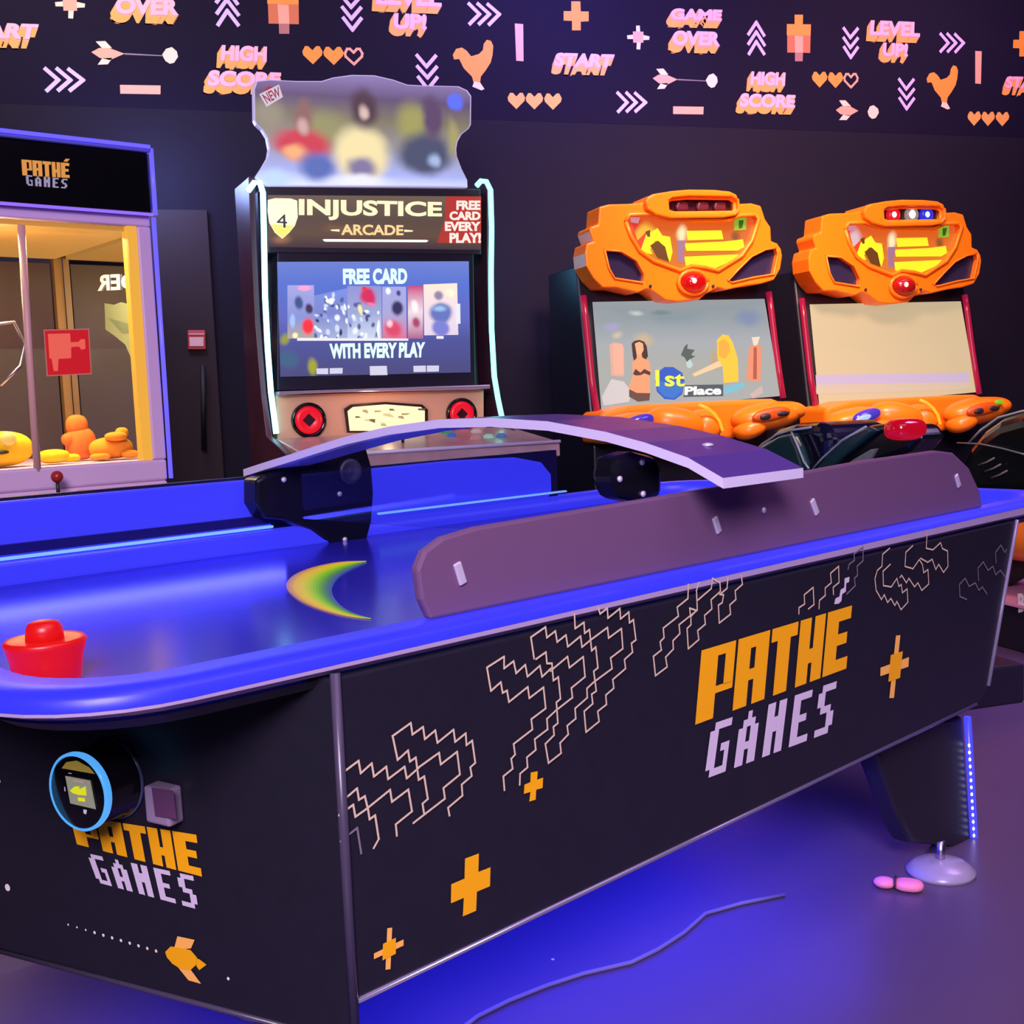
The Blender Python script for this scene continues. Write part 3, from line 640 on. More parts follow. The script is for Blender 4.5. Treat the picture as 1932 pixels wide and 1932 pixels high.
g = MB(); g.tube([K(XR + .012, .0, .15), K(XR + .010, 0, -.68)], .007, BLT); g.build('edge_tube', claw)
g = MB(); g.tube([K(XL, -.024, .158), K(XR, -.024, .155)], .005, M('violet_edge_tube', (150, 110, 255), .3, emit=1.0)); g.build('edge_tube', hd)
# mirrored sticker on the side pane, read from inside
PSd = Plane(K(XR - .016, 0, 0), -CN, (0, 0, 1))
st = MB(); st.text(PSd, [(257, 516), (182, 519), (184, 549), (257, 545)], 'DER', M('sticker_white', (235, 228, 225), .5, emit=.15), .0, .03); st.build('pane_sticker', claw, label='white lettering seen reversed on the side pane')
st = MB(); gm = M('sticker_green', (120, 128, 100), .6)
st.px(PSd, [(197, 572), (215, 575), (228, 570), (244, 574), (258, 572), (262, 622), (258, 665), (254, 678), (246, 672), (236, 650), (214, 632), (199, 622)], gm, .0)
st.px(PSd, [(205, 600), (240, 610), (258, 605), (258, 630), (230, 628)], M('sticker_dark_green', (95, 105, 85), .6), .001)
st.build('pane_sticker', claw, label='pale green patch on the side pane')
# red square sticker on the front pane
PFp = Plane(K(0, .012, 0), CA, (0, 0, 1))
g = MB(); g.px(PFp, [(82, 622), (168, 620), (173, 706), (88, 710)], M('sign_white', (240, 150, 140), .5, emit=.4, ergb=(235, 140, 130)), .0005); sk = g.build('pane_sticker', claw, label='red square sticker with pale pictogram on the front pane')
g = MB(); g.px(PFp, [(84, 624), (166, 622), (171, 704), (90, 708)], M('sign_red', (225, 25, 40), .45, emit=.6, ergb=(230, 25, 38)), .001); g.build('red_face', sk)
g = MB(); g.px(PFp, [(90, 630), (132, 629), (133, 646), (148, 645), (152, 640), (160, 640), (161, 658), (153, 660), (149, 654), (134, 655), (134, 676), (110, 677), (109, 700), (101, 700), (97, 677), (93, 676)], M('sign_pictogram', (255, 110, 90), .5, emit=.7, ergb=(255, 105, 85)), .0015); g.build('pictogram', sk)
# dark maroon panel at the back, mirror reflection put into its colour
g = MB(); kb(g, XL + .05, XR - .05, CD - .02, CD - .012, -.22, .09, M('maroon_backing', (50, 16, 30), .5)); g.build('backing_panel', claw)
g = MB(); kb(g, XL + .05, XR - .05, CD - .02, CD - .012, -.617, -.22, M('umber_backing', (62, 50, 54), .5)); g.build('backing_panel', claw)
# claw on its cable
cc = K(-.42, .28, -.17)
g = MB(); g.cyl(cc + Vector((0, 0, .27)), cc + Vector((0, 0, .06)), .006, .006, STEEL); g.lathe(cc, (0, 0, 1), [(.01, .08), (.03, .07), (.035, .02), (.02, 0), (.005, -.02)], CHARC, 20); 
cw = g.build('claw', claw)
for k in range(3):
    a = math.radians(30 + 120 * k); d = Vector((math.cos(a), math.sin(a), 0)); g = MB()
    g.tube([cc + d * .02, cc + d * .09 + Vector((0, 0, .01)), cc + d * .12 + Vector((0, 0, -.06)), cc + d * .10 + Vector((0, 0, -.13)), cc + d * .03 + Vector((0, 0, -.19))], .006, STEEL); g.build('claw_prong', cw)
# control shelf with joystick
sh = K(-.45, 0, -.685)
PT = Plane(K(0, -.10, -.7), CA, (0, 0, 1))
g = MB(); kb(g, -.47, -.22, -.13, 0, -.74, -.702, BLACKG); cs = g.build('control_shelf', claw, bevel=.006)
j0 = K(-.36, -.075, -.702)
g = MB(); g.cyl(j0, j0 + Vector((0, 0, .045)), .006, .005, CHARC); j = g.build('joystick', cs)
g = MB(); g.blob(j0 + Vector((0, 0, .058)), (.018, 0, 0), (0, .018, 0), (0, 0, .018), M('joystick_red', (170, 40, 40), .3)); g.build('joystick_ball', j)
g = MB(); kb(g, -.33, -.285, -.09, -.05, -.702, -.694, M('brass_button', (170, 130, 80), .4)); g.build('button', cs)
g = MB(); kb(g, -.275, -.262, -.13, 0, -.702, -.692, M('shelf_trim', (225, 215, 225), .3)); g.build('shelf_trim', cs)
point('claw_machine_lamp', K(-.40, .16, -.05), 6, (1, .68, .25), .06)
area('claw_machine_lamp_strip', K(-.45, .10, .10), K(-.45, .25, -.6), .8, 16, (1, .74, .34), .05)
# plush prizes
def plush(label, px_, py_, depth, s, parts, m, detail=None):
    d = ray(px_, py_); zb = CO.z - .617; 
    n = -CN; t0 = (K(0, depth, 0) - EYE).dot(n) / d.dot(n); p = EYE + d * t0; p.z = zb + .004
    o = thing('plush_toy', label, 'plush toy', p, 'plush prizes in the claw machine')
    for nm, (x, dd, z), (rx, rd_, rz), mm in parts:
        MB().blob(p + CA * x * s - CN * dd * s + Vector((0, 0, z * s)), CA * rx * s, -CN * rd_ * s, Vector((0, 0, rz * s)), mm or m, .85).build(nm, o)
    return o
YEL = grain(M('plush_yellow', (250, 205, 20), .85), 60, .2, .5); ORP = grain(M('plush_orange', (225, 120, 45), .85), 60, .2, .5); GOLD = grain(M('plush_gold', (235, 150, 35), .85), 60, .2, .5)
EYE_W = M('plush_eye', (250, 235, 120), .5); EYE_D = M('plush_dark', (50, 40, 10), .5)
plush('bright yellow plush toy with big eyes beside the divider post', 14, 885, .10, 1.2, [('body', (0, .06, .045), (.085, .05, .046), None), ('eye', (.012, .012, .072), (.020, .012, .018), EYE_W), ('eye', (-.035, .012, .072), (.018, .012, .016), EYE_D), ('mouth', (-.01, .008, .038), (.02, .006, .005), EYE_D)], YEL)
plush('flat yellow plush toy lying just right of the divider post', 110, 872, .12, 1, [('body', (0, .04, .022), (.05, .04, .022), None), ('arm', (.05, .03, .014), (.03, .02, .013), None)], YEL)
plush('dull orange upright plush toy standing in the middle of the prizes', 163, 868, .24, 1, [('body', (0, .04, .055), (.05, .04, .055), None), ('head', (-.008, .04, .115), (.035, .03, .035), None), ('arm', (-.045, .03, .07), (.02, .02, .02), None)], ORP)
plush('golden orange plush toy with round face by the right inner post', 222, 868, .15, .95, [('body', (0, .05, .038), (.075, .05, .038), None), ('snout', (.0, .0, .078), (.038, .03, .016), None), ('ear', (.03, .02, .09), (.022, .02, .018), None), ('foot', (.045, .0, .015), (.03, .025, .014), None), ('foot', (-.06, .0, .012), (.035, .02, .012), None)], GOLD)

# ================================================================== FIGHTING GAME CABINET
IB = math.radians(7); IA = Vector((math.cos(IB), math.sin(IB), 0)); IN = Vector((math.sin(IB), -math.cos(IB), 0))
IO = Vector((.943, 4.87, 1.492)); PI_ = Plane(IO, IA, (0, 0, 1))
def J(x, d, z): return IO + IA * x - IN * d + Vector((0, 0, z))
inj = thing('fighting_arcade_cabinet', 'tall fighting arcade cabinet with cyan neon sides and shaped topper against the wall', 'arcade cabinet', Vector((J(.05, .35, 0).x, J(.05, .35, 0).y, 0)))
def jb(mb, x0, x1, d0, d1, z0, z1, m): return mb.box(J(x0, d0, z0), IA * (x1 - x0), -IN * (d1 - d0), (0, 0, z1 - z0), m)
g = MB(); jb(g, -.40, .53, .12, .30, -1.492, .54, BLACK); g.build('body', inj, bevel=.01)
SIDEP = grain(M('side_panel_maroon', (80, 40, 60), .4), 6, .4)
c5i = lambda s: pts(s, 3.715, 440, 130); c6i = lambda s: pts(s, 3.578, 440, 460)
for x0 in (-.475, .555):
    g = MB(); prof = [(0.0, .56), (.03, .30), (.05, 0), (.02, -.3), (-.03, -.47), (-.34, -.53), (-.34, -.62), (-.02, -.75), (.0, -1.492), (.30, -1.492), (.28, .56)]
    g.prism([J(x0, d, z) for d, z in prof], IA * .025, SIDEP); g.build('side_panel', inj, bevel=.004)
NEON = M('cyan_neon', (150, 255, 245), .3, emit=4.5, ergb=(135, 228, 240)); NEON2 = M('mint_neon', (150, 255, 235), .3, emit=4.5, ergb=(105, 232, 208))
g = MB(); g.tube([PI_.at(x, y, .02) for x, y in ((466, 362), (478, 346), (488, 346), (494, 365), (496, 450), (498, 560), (503, 660), (509, 740), (519, 818))], .0115, NEON); g.build('neon_tube', inj)
g = MB(); g.tube([PI_.at(x, y, .02) for x, y in ((896, 352), (904, 343), (914, 344), (922, 360), (924, 430), (923, 520), (924, 620), (929, 710), (936, 752), (944, 790))], .0115, NEON2); g.build('neon_tube', inj)
point('neon_spill_left', J(-.74, .72, .72), 20, (.34, .45, 1), .15); point('neon_spill_right', J(.80, .70, .3), 3, (.15, .6, 1), .15)
# topper: shaped lit board, its picture left as soft colour
tp = c5i('160,85 250,75 440,85 620,85 700,60 830,42 990,45 1120,75 1220,110 1300,115 1580,122 1640,150 1668,190 1666,390 1650,420 1600,460 1572,510 1563,560 1566,610 1600,700 1640,780 1642,832 1200,828 240,825 150,765 200,690 240,620 250,560 235,480 200,425 160,390 145,360 142,140')
iz = lambda s: PI_.at(*c5i(s)[0]) - inj.location
prt = soft_print('topper_print', ((PI_.at(700, 355) - inj.location).z, (PI_.at(700, 145) - inj.location).z, [(0, (222, 232, 255)), (.13, (168, 176, 238)), (.38, (150, 145, 150)), (.6, (128, 120, 98)), (.8, (98, 80, 115)), (1, (140, 122, 178))]),
    [(iz('640,420'), .16, .10, (150, 145, 100), .2), (iz('1250,380'), .10, .12, (160, 155, 92), .2), (iz('250,330'), .09, .09, (150, 140, 120), .2),
     (iz('480,520'), .155, .085, (205, 62, 78), .45), (iz('440,585'), .075, .05, (245, 175, 120), .2), (iz('590,680'), .10, .085, (88, 108, 180), .35), (iz('500,330'), .06, .09, (140, 100, 95), .35), (iz('500,400'), .04, .05, (205, 165, 160), .2),
     (iz('900,600'), .15, .14, (240, 222, 168), .5), (iz('910,270'), .075, .11, (78, 56, 68), .4), (iz('910,300'), .03, .05, (215, 185, 175), .2), (iz('900,690'), .09, .06, (130, 118, 160), .3), (iz('880,790'), .18, .05, (235, 235, 255), .2),
     (iz('1350,600'), .155, .115, (74, 80, 108), .5), (iz('1390,340'), .06, .12, (92, 70, 105), .4), (iz('1410,640'), .05, .05, (165, 182, 225), .2),
     (iz('1560,235'), .045, .048, (92, 112, 255), .5), (iz('1540,480'), .04, .10, (165, 155, 105), .2), (iz('300,780'), .10, .06, (190, 215, 255), .2)], 1.1, .05)
g = MB(); P = [PI_.at(x, y, .0) for x, y in tp]; g.prism(P, -PI_.N * .03, M('topper_board', (215, 210, 235), .4, emit=.35, ergb=(190, 185, 235))); tpr = g.build('topper', inj)
cx = sum(p[0] for p in tp) / len(tp); cy = sum(p[1] for p in tp) / len(tp)
g = MB(); g.poly([PI_.at(cx + (x - cx) * .988, cy + (y - cy) * .976, .003) for x, y in tp], prt); g.build('topper_print', tpr)
g = MB(); g.disc(PI_.at(*c5i('265,175')[0], .0045), PI_.N, .028, M('badge_red', (205, 50, 90), .4, emit=.6)); g.px(PI_, c5i('180,180 318,112 346,200 232,268'), M('badge_white', (235, 225, 240), .4, emit=.7), .006); g.text(PI_, c5i('196,184 314,128 332,194 236,248'), 'NEW', M('badge_ink', (170, 60, 90), .5, emit=.3), .008, .02); g.build('new_badge', tpr)
# marquee
mq = c5i('215,850 1735,870 1735,1290 245,1270')
g = MB(); g.px(PI_, c5i('215,826 1735,840 1740,1300 245,1290'), M('marquee_frame', (38, 32, 44), .4), .0, .12); mqf = g.build('marquee', inj, bevel=.004)
iz2 = iz
mqp = soft_print('marquee_print', (iz('600,1250').z, iz('600,880').z, [(0, (66, 50, 58)), (.25, (100, 76, 62)), (.55, (92, 74, 66)), (1, (110, 92, 78))]), [(iz('800,1130'), .14, .03, (120, 90, 60), .2), (iz('340,1200'), .06, .03, (160, 110, 80), .1)], 1.0, .06)
g = MB(); g.px(PI_, c5i('240,885 1735,895 1735,1270 245,1250'), mqp, .003); g.build('marquee_print', mqf)
GOLDT = M('marquee_gold', (255, 235, 180), .4, emit=1.15, ergb=(255, 240, 190))
g = MB(); g.text(PI_, c5i('457,912 1460,934 1460,1066 457,1060'), 'INJUSTICE', GOLDT, .006, .035); g.build('title_lettering', mqf)
g = MB(); g.text(PI_, c5i('752,1090 1190,1096 1190,1168 754,1166'), 'ARCADE', M('marquee_amber', (255, 215, 150), .4, emit=1.0, ergb=(250, 215, 150)), .006, .03)
g.px(PI_, c5i('680,1128 742,1126 742,1142 684,1136'), GOLDT, .006); g.px(PI_, c5i('1196,1128 1258,1134 1254,1142 1196,1144'), GOLDT, .006); g.px(PI_, c5i('622,1198 640,1194 1350,1200 1366,1206 1350,1216 640,1212'), M('marquee_white_bar', (255, 255, 245), .4, emit=1.2), .006); g.build('subtitle_lettering', mqf)
g = MB(); g.px(PI_, c5i('240,920 290,908 400,910 446,925 450,1040 430,1100 390,1150 342,1192 290,1150 250,1080 238,1000'), M('shield_cream', (255, 245, 205), .4, emit=1.1, ergb=(255, 246, 205)), .006)
g.px(PI_, c5i('262,1090 420,1100 390,1148 342,1186 294,1148'), M('shield_yellow', (250, 235, 120), .4, emit=1.0), .007); g.text(PI_, c5i('300,1020 372,1022 376,1116 302,1110'), '4', M('shield_ink', (70, 70, 90), .5), .008, .0); g.build('shield_emblem', mqf)
g = MB(); g.px(PI_, c5i('1490,895 1735,895 1735,1225 1425,1220 1480,1060'), M('marquee_red', (195, 55, 50), .4, emit=.8, ergb=(190, 60, 50)), .005)
wt = M('marquee_white', (255, 225, 215), .4, emit=1.05)
for s, q in (('FREE', '1560,925 1728,925 1728,990 1560,990'), ('CARD', '1512,1000 1728,1002 1728,1062 1512,1062'), ('EVERY', '1480,1072 1730,1074 1730,1138 1480,1138'), ('PLAY!', '1512,1150 1732,1150 1732,1222 1512,1222')): g.text(PI_, c5i(q), s, wt, .007, .05)
g.build('offer_lettering', mqf)
# monitor
g = MB(); g.px(PI_, c6i('300,38 1625,38 1640,960 300,990'), M('monitor_bezel', (34, 32, 48), .3), -.005, .1); mon = g.build('monitor', inj, bevel=.004)
iz6 = lambda s: PI_.at(*c6i(s)[0]) - inj.location
scr = soft_print('screen_picture', (iz6('900,890').z, iz6('900,120').z, [(0, (70, 70, 120)), (.3, (74, 80, 150)), (.5, (92, 100, 185)), (.8, (85, 112, 205)), (1, (105, 125, 205))]), [(iz6('380,780'), .06, .05, (60, 95, 130), .3), (iz6('350,640'), .03, .035, (150, 150, 60), .2), (iz6('540,830'), .028, .05, (160, 160, 40), .3)], 1.1, .03)
g = MB(); g.px(PI_, c6i('296,122 1590,118 1602,868 318,898'), scr, .001)
E_ = lambda n, c, s=1.: M('glow_' + n, c, .4, emit=s)
iq = lambda x, y: PI_.at(*c6i('%f,%f' % (x, y))[0]) - inj.location
rnd = random.Random(5); KK = 4.87 / F_PX / 3.578
def card(q, base, patches, noise=.035):
    ys = [p[1] for p in c6i(q)]; z0, z1 = (PI_.at(700, max(ys)) - inj.location).z, (PI_.at(700, min(ys)) - inj.location).z
    m = soft_print('screen_card', (z0, z1, base), [(iq(x, y), rx * KK, ry * KK, c, so) for x, y, rx, ry, c, so in patches], 1.35, noise)
    g.px(PI_, c6i(q), m, .003)
BW = [(60, 66, 120), (215, 222, 240), (130, 145, 205), (235, 238, 245), (75, 85, 140), (190, 200, 232), (40, 44, 90)]
def speck(x0, y0, x1, y1, n, cols, r0, r1): return [(rnd.uniform(x0, x1), rnd.uniform(y0, y1), rnd.uniform(r0, r1), rnd.uniform(r0, r1) * 1.3, rnd.choice(cols), .35) for _ in range(n)]
card('365,280 545,280 545,640 365,640', [(0, (165, 150, 130)), (.4, (120, 130, 190)), (1, (150, 150, 205))], [(505, 560, 50, 70, (235, 45, 60), .5), (510, 440, 35, 45, (60, 40, 80), .4), (440, 400, 40, 60, (50, 75, 125), .4), (480, 300, 60, 25, (225, 150, 190), .4), (420, 620, 25, 25, (235, 235, 170), .3), (400, 520, 25, 60, (150, 175, 235), .4)], .02)
card('545,350 770,300 770,640 545,640', [(0, (150, 160, 195)), (.5, (110, 120, 180)), (1, (110, 130, 205))], speck(550, 330, 770, 640, 40, BW, 10, 26), .05)
card('770,285 1000,285 1000,650 770,650', [(0, (185, 195, 215)), (.5, (140, 150, 190)), (1, (130, 130, 190))], speck(775, 400, 990, 650, 24, BW, 10, 26) + [(915, 360, 75, 75, (190, 40, 85), .45), (930, 410, 40, 16, (235, 110, 150), .2), (890, 310, 30, 20, (225, 40, 60), .3), (985, 580, 14, 80, (240, 240, 245), .5), (860, 450, 20, 50, (225, 215, 150), .3)], .04)
card('1005,290 1165,290 1170,650 1005,650', [(0, (200, 100, 130)), (.5, (150, 150, 195)), (1, (150, 150, 205))], [(1080, 575, 75, 80, (200, 65, 95), .4), (1060, 540, 30, 40, (240, 190, 200), .2), (1105, 440, 55, 60, (45, 42, 85), .45), (1050, 320, 25, 30, (240, 240, 250), .3), (1120, 340, 25, 30, (60, 60, 120), .3)], .03)
card('1178,285 1280,285 1280,640 1178,640', [(0, (160, 90, 130)), (.5, (215, 195, 205)), (1, (180, 60, 110))], [(1230, 540, 40, 50, (150, 60, 100), .3), (1225, 430, 35, 60, (230, 220, 220), .4)], .03)
card('1283,275 1510,266 1518,615 1288,618', [(0, (205, 190, 210)), (.6, (220, 200, 205)), (1, (235, 210, 190))], [(1400, 470, 105, 90, (90, 105, 170), .55), (1400, 570, 85, 70, (110, 115, 190), .55), (1390, 350, 45, 45, (130, 120, 150), .4), (1390, 440, 70, 30, (140, 175, 215), .2), (1460, 330, 40, 40, (245, 225, 190), .3)], .03)
for q_ in ('430,635 1180,640 1180,655 430,655', '1370,622 1418,622 1418,642 1370,642', '1500,405 1530,405 1532,540 1502,540'): g.px(PI_, c6i(q_), E_('pale', (230, 230, 235)), .004)
g.px(PI_, c6i('920,826 1035,824 1040,886 922,888'), E_('offwhite', (205, 205, 225)), .003)
for s in ('560,842 640,840 640,880 562,880', '650,840 738,838 736,876 650,878', '1215,824 1298,822 1300,864 1216,866', '1306,822 1388,822 1386,862 1306,864'): g.px(PI_, c6i(s), E_('offwhite', (205, 205, 225)), .003)
mint = E_('mint', (215, 250, 238), 1.1)
g.text(PI_, c6i('738,168 1172,166 1172,272 740,276'), 'FREE CARD', mint, .005, .05); g.text(PI_, c6i('646,674 1294,664 1288,768 652,776'), 'WITH EVERY PLAY', mint, .005, .05)
g.build('screen', mon)
# ledge, speaker panel, speakers, centre display
g = MB(); g.px(PI_, c6i('285,998 1590,956 1706,952 1706,980 1590,986 640,1006 285,1022'), M('silver_ledge', (205, 190, 220), .25, .6), .05, .06); g.build('ledge', inj, bevel=.004)
PP = Plane(J(0, 0, 0), IA, Vector((0, 0, 1)))
pan = M('amber_panel', (225, 175, 140), .4)
g = MB(); g.px(PP, c6i('290,1022 1690,985 1690,1230 1780,1290 300,1320'), pan, .0, .1); sp = g.build('speaker_panel', inj)
point('panel_lamp', J(.0, -.16, -.40), .55, (1, .5, .25), .02)
for (x, y, r) in ((505, 1190, .072), (1535, 1150, .07)):
    c = PP.at(*c6i('%d,%d' % (x, y))[0]); s_ = MB(); s_.lathe(c, PP.N, [(r, 0), (r, .02), (r * .86, .026), (r * .8, .012)], BLACKG, 36); so = s_.build('speaker', inj)
    s_ = MB(); s_.lathe(c + PP.N * .008, PP.N, [(r * .80, .0), (r * .78, .012), (r * .55, .016), (r * .36, .008)], M('speaker_red_glow', (225, 20, 40), .3, emit=.95, ergb=(225, 20, 40)), 36); s_.build('light_ring', so)
    s_ = MB(); s_.poly([c + PP.N * .019 + d for d in (IA * r * .38, Vector((0, 0, r * .38)), -IA * r * .38, Vector((0, 0, -r * .38)))], M('speaker_core', (50, 8, 14), .4)); s_.build('cone', so)
g = MB(); g.px(PP, c6i('745,1115 790,1085 1020,1068 1270,1085 1308,1120 1308,1240 1300,1270 765,1270'), M('display_bezel', (50, 34, 30), .3), .012, .01); ds = g.build('display', inj)
g = MB(); g.px(PP, c6i('765,1130 800,1102 1020,1084 1260,1102 1286,1128 1286,1262 780,1262'), M('display_glow', (255, 240, 190), .4, emit=1.1, ergb=(250, 232, 185)), .014)
for k in range(14): x, y = random.uniform(800, 1250), random.uniform(1105, 1240); g.px(PP, c6i('%f,%f %f,%f %f,%f %f,%f' % (x, y, x + random.uniform(20, 60), y, x + 40, y + random.uniform(8, 30), x, y + 12)), M('display_ink_%d' % (k % 3), [(190, 165, 110), (235, 220, 160), (120, 95, 60)][k % 3], .5, emit=.7), .0155)
g.build('display_face', ds)
# control deck
zb_, zf_ = 1.012, .955
b0, b1 = J(-.44, -.03, 0), J(.60, -.03, 0); f0, f1 = J(-.44, -.52, 0), J(.60, -.52, 0)
for p, z in ((b0, zb_), (b1, zb_), (f0, zf_), (f1, zf_)): p.z = z
DECK = grain(M('deck_art', (205, 165, 170), .3), 9, .5)  # neon light falling on the deck is put into this paler colour
g = MB(); g.prism([b0, b1, f1, f0], (0, 0, -.06), DECK); dk = g.build('control_deck', inj, bevel=.006)
g = MB(); g.tube([f0 + Vector((0, 0, .0)), f1], .008, M('deck_edge', (215, 200, 230), .3)); g.build('deck_edge', dk)
g = MB(); jb(g, -.44, .545, -.46, .29, -1.492, -.60, BLACK); g.build('lower_body', inj, bevel=.01)
DP = Plane(b0, b1 - b0, f0 - b0)
for (x, y, cc) in ((841, 816, (50, 190, 95)), (852, 823, (70, 130, 225)), (898, 816, (240, 200, 200)), (897, 829, (235, 150, 150)), (922, 826, (190, 245, 215)), (946, 824, (90, 140, 205))):
    c = DP.at(x, y); g = MB(); g.lathe(c, DP.N, [(.022, 0), (.022, .008), (.016, .010), (.015, .014), (.001, .015)], M('arcade_button_%d_%d' % (x, y), cc, .3, emit=.45), 24); g.build('button', dk)
for (x, y) in ((760, 835),):
    c = DP.at(x, y); g = MB(); g.cyl(c, c + DP.N * .035, .006, .006, CHARC); js = g.build('joystick', dk); g = MB(); g.blob(c + DP.N * .04, (.014, 0, 0), (0, .014, 0), (0, 0, .012), M('stick_pink', (230, 180, 200), .3)); g.build('joystick_ball', js)

# ================================================================== RACING MACHINES
OR_ = M('racing_orange', (255, 128, 22), .32); 
ORD = M('racing_orange_dark', (205, 84, 12), .4)
PM0 = Plane((2.5, 5.04, 1.6), (1, 0, 0), (0, 0, 1))
c7 = lambda s: pts(s, 4.2, 1080, 340)
RO = Vector((2.505, 5.132, 1.332)); tr_ = math.radians(10); RB = Vector((0, math.sin(tr_), math.cos(tr_))); PSc0 = Plane(RO, (1, 0, 0), RB)
outl = c7('556,175 590,130 700,100 900,82 1100,85 1230,100 1280,130 1300,188 1420,182 1495,202 1530,310 1572,372 1578,482 1625,500 1655,545 1665,600 1650,700 1600,790 1500,820 1380,835 1220,870 1155,850 1060,900 1010,945 840,962 740,950 640,880 590,860 520,890 350,850 240,850 170,780 110,680 100,580 115,500 165,485 135,400 145,370 205,350 215,210 290,190 450,186')
h_bar = c7('740,170 770,148 900,135 1240,140 1282,170 1285,240 1260,262 800,268 748,245')
h_art = c7('420,330 450,275 600,268 750,312 960,322 1230,320 1320,282 1440,275 1475,310 1420,480 1340,600 1150,718 1050,692 940,680 850,718 640,640 530,560 460,440')
grow = lambda P, k: [(sum(p[0] for p in P) / len(P) * (1 - k) + x * k, sum(p[1] for p in P) / len(P) * (1 - k) + y * k) for x, y in P]
h_l = c7('268,565 390,575 500,640 555,740 545,802 340,770 300,700'); h_r = c7('1600,550 1610,590 1580,740 1440,762 1280,800 1250,785 1330,700 1420,612 1520,562')
h_l, h_r = grow(h_l, 1.10), grow(h_r, 1.10)
def racing(dx, dy, dz, variant, label):
    D = Vector((dx, dy, dz)); base = Vector((2.5 + dx, 5.4 + dy, 0))
    rm = thing('racing_arcade_machine', label, 'arcade machine', base, 'racing machines along the wall')
    w_ = lambda pl, P, off=0.: [pl.at(x, y, off) + D for x, y in P]
    N0 = PM0.N
    g = MB(); g.holed(w_(PM0, outl), [w_(PM0, h_bar), w_(PM0, h_art), w_(PM0, h_l), w_(PM0, h_r)], -N0 * .16, OR_); hs = g.build('marquee_housing', rm, bevel=.014, seg=3, ang=40)
    # raised rims round openings
    for h, r in ((h_art, .010), (h_bar, .012), (h_l, .005), (h_r, .005)):
        g = MB(); P = w_(PM0, h, .004); g.tube(P + [P[0]], r, OR_, 8); g.build('opening_rim', hs)
    for hh in (h_l, h_r): MB().prism(w_(PM0, hh, -.03), -N0 * .01, M('smoked_window', (46, 40, 74), .15)).build('smoked_window', hs)
    # raised hood of the light bar
    g = MB(); g.holed(w_(PM0, c7('556,182 575,142 620,118 760,95 900,83 1100,86 1220,98 1275,125 1300,182 1300,250 1270,288 1180,304 760,310 640,282 575,240'), .035), [w_(PM0, h_bar, .035)], -N0 * .05, OR_); g.build('light_bar_hood', hs, bevel=.012, seg=3, ang=40)
    # light bar
    g = MB(); g.poly(w_(PM0, h_bar, -.03), M('bar_dark', (70, 30, 40), .2)); lbx = g.build('light_bar', hs)
    if variant == 2:
        for (x, y, c1, c2, nm, s_) in ((880, 200, (225, 25, 40), (255, 215, 190), 'red', 1), (1045, 198, (150, 135, 130), (255, 255, 235), 'white', 1.3), (1180, 200, (35, 50, 225), (150, 205, 255), 'blue', 1)):
            c = PM0.at(*c7('%d,%d' % (x, y))[0], -.02) + D
            g = MB(); g.blob(c, (.037, 0, 0), (0, .02, 0), (0, 0, .030), M('lamp_%s' % nm, c1, .2, emit=.8), .7); lm = g.build('signal_lamp', lbx, label='%s signal lamp' % nm)
            g = MB(); g.blob(c + Vector((-.006, -.014, 0)), (.016 * s_, 0, 0), (0, .01, 0), (0, 0, .017 * s_), M('lamp_core_%s' % nm, c2, .3, emit=2.5)); g.build('lamp_core', lm)
    else:
        for x in (880, 1045, 1180):
            c = PM0.at(*c7('%d,%d' % (x, 202))[0], -.02) + D; g = MB(); g.blob(c, (.033, 0, 0), (0, .014, 0), (0, 0, .024), M('lamp_off', (92, 36, 52), .2), .7); g.build('signal_lamp', lbx)
    # lit art panel
    a = PM0.at(*c7('960,500')[0]) + D - rm.location
    az = lambda s: PM0.at(*c7(s)[0]) + D - rm.location
    pr = soft_print('marquee_art_%d' % variant, (az('900,720').z, az('900,270').z, [(0, (235, 120, 25)), (.4, (225, 120, 30)), (.8, (225, 95, 25)), (1, (215, 85, 40))]), [(az('520,330'), .05, .05, (220, 50, 40), .2), (az('890,420'), .04, .06, (255, 240, 190), .2), (az('1330,420'), .04, .04, (150, 80, 30), .2)] + ([(az('560,420'), .06, .09, (225, 190, 200), .3)] if variant == 2 else [(az('620,450'), .08, .09, (245, 190, 50), .4)]), 1.0, .06)
    g = MB(); g.poly(w_(PM0, h_art, -.04), pr)
    yy = M('art_yellow', (255, 225, 40), .4, emit=1.05, ergb=(255, 226, 40))
    o_ = -.036
    for s in ('930,392 1210,388 1225,460 940,468', '915,492 1230,478 1380,460 1392,520 1340,550 930,552', '915,598 1350,580 1300,628 1160,690 1040,678 925,670', '640,660 660,610 780,690 850,700 840,718', '560,470 620,420 700,370 740,430 800,440 820,560 800,640 760,560 720,480 680,470 640,540 660,580 560,560'): g.poly(w_(PM0, c7(s), o_), yy)
    br_ = M('art_brown', (120, 75, 25), .5, emit=.5)
    for s in ('640,510 700,470 760,520 790,640 700,610', '600,400 640,385 640,440 620,440'): g.poly(w_(PM0, c7(s), o_ + .002), br_)
    pu = M('art_purple', (160, 120, 150), .5, emit=.8)
    g.poly(w_(PM0, c7('850,470 925,468 910,560 915,645 860,640'), o_ + .002), pu)
    g.poly(w_(PM0, c7('1310,285 1405,280 1405,385 1310,390'), o_ + .002), M('art_green', (150, 200, 60), .5, emit=.7)); g.poly(w_(PM0, c7('1345,310 1385,308 1372,372 1345,375'), o_ + .003), M('art_dark_green', (60, 110, 30), .5, emit=.6))
    g.poly(w_(PM0, c7('480,285 560,285 545,335 490,325'), o_ + .002), M('art_lilac', (220, 150, 165), .5, emit=.8)); g.poly(w_(PM0, c7('440,350 500,340 540,470 620,390 560,560 500,480'), o_ + .001), M('art_red', (225, 65, 35), .5, emit=.9))
    g.build('marquee_art', hs)
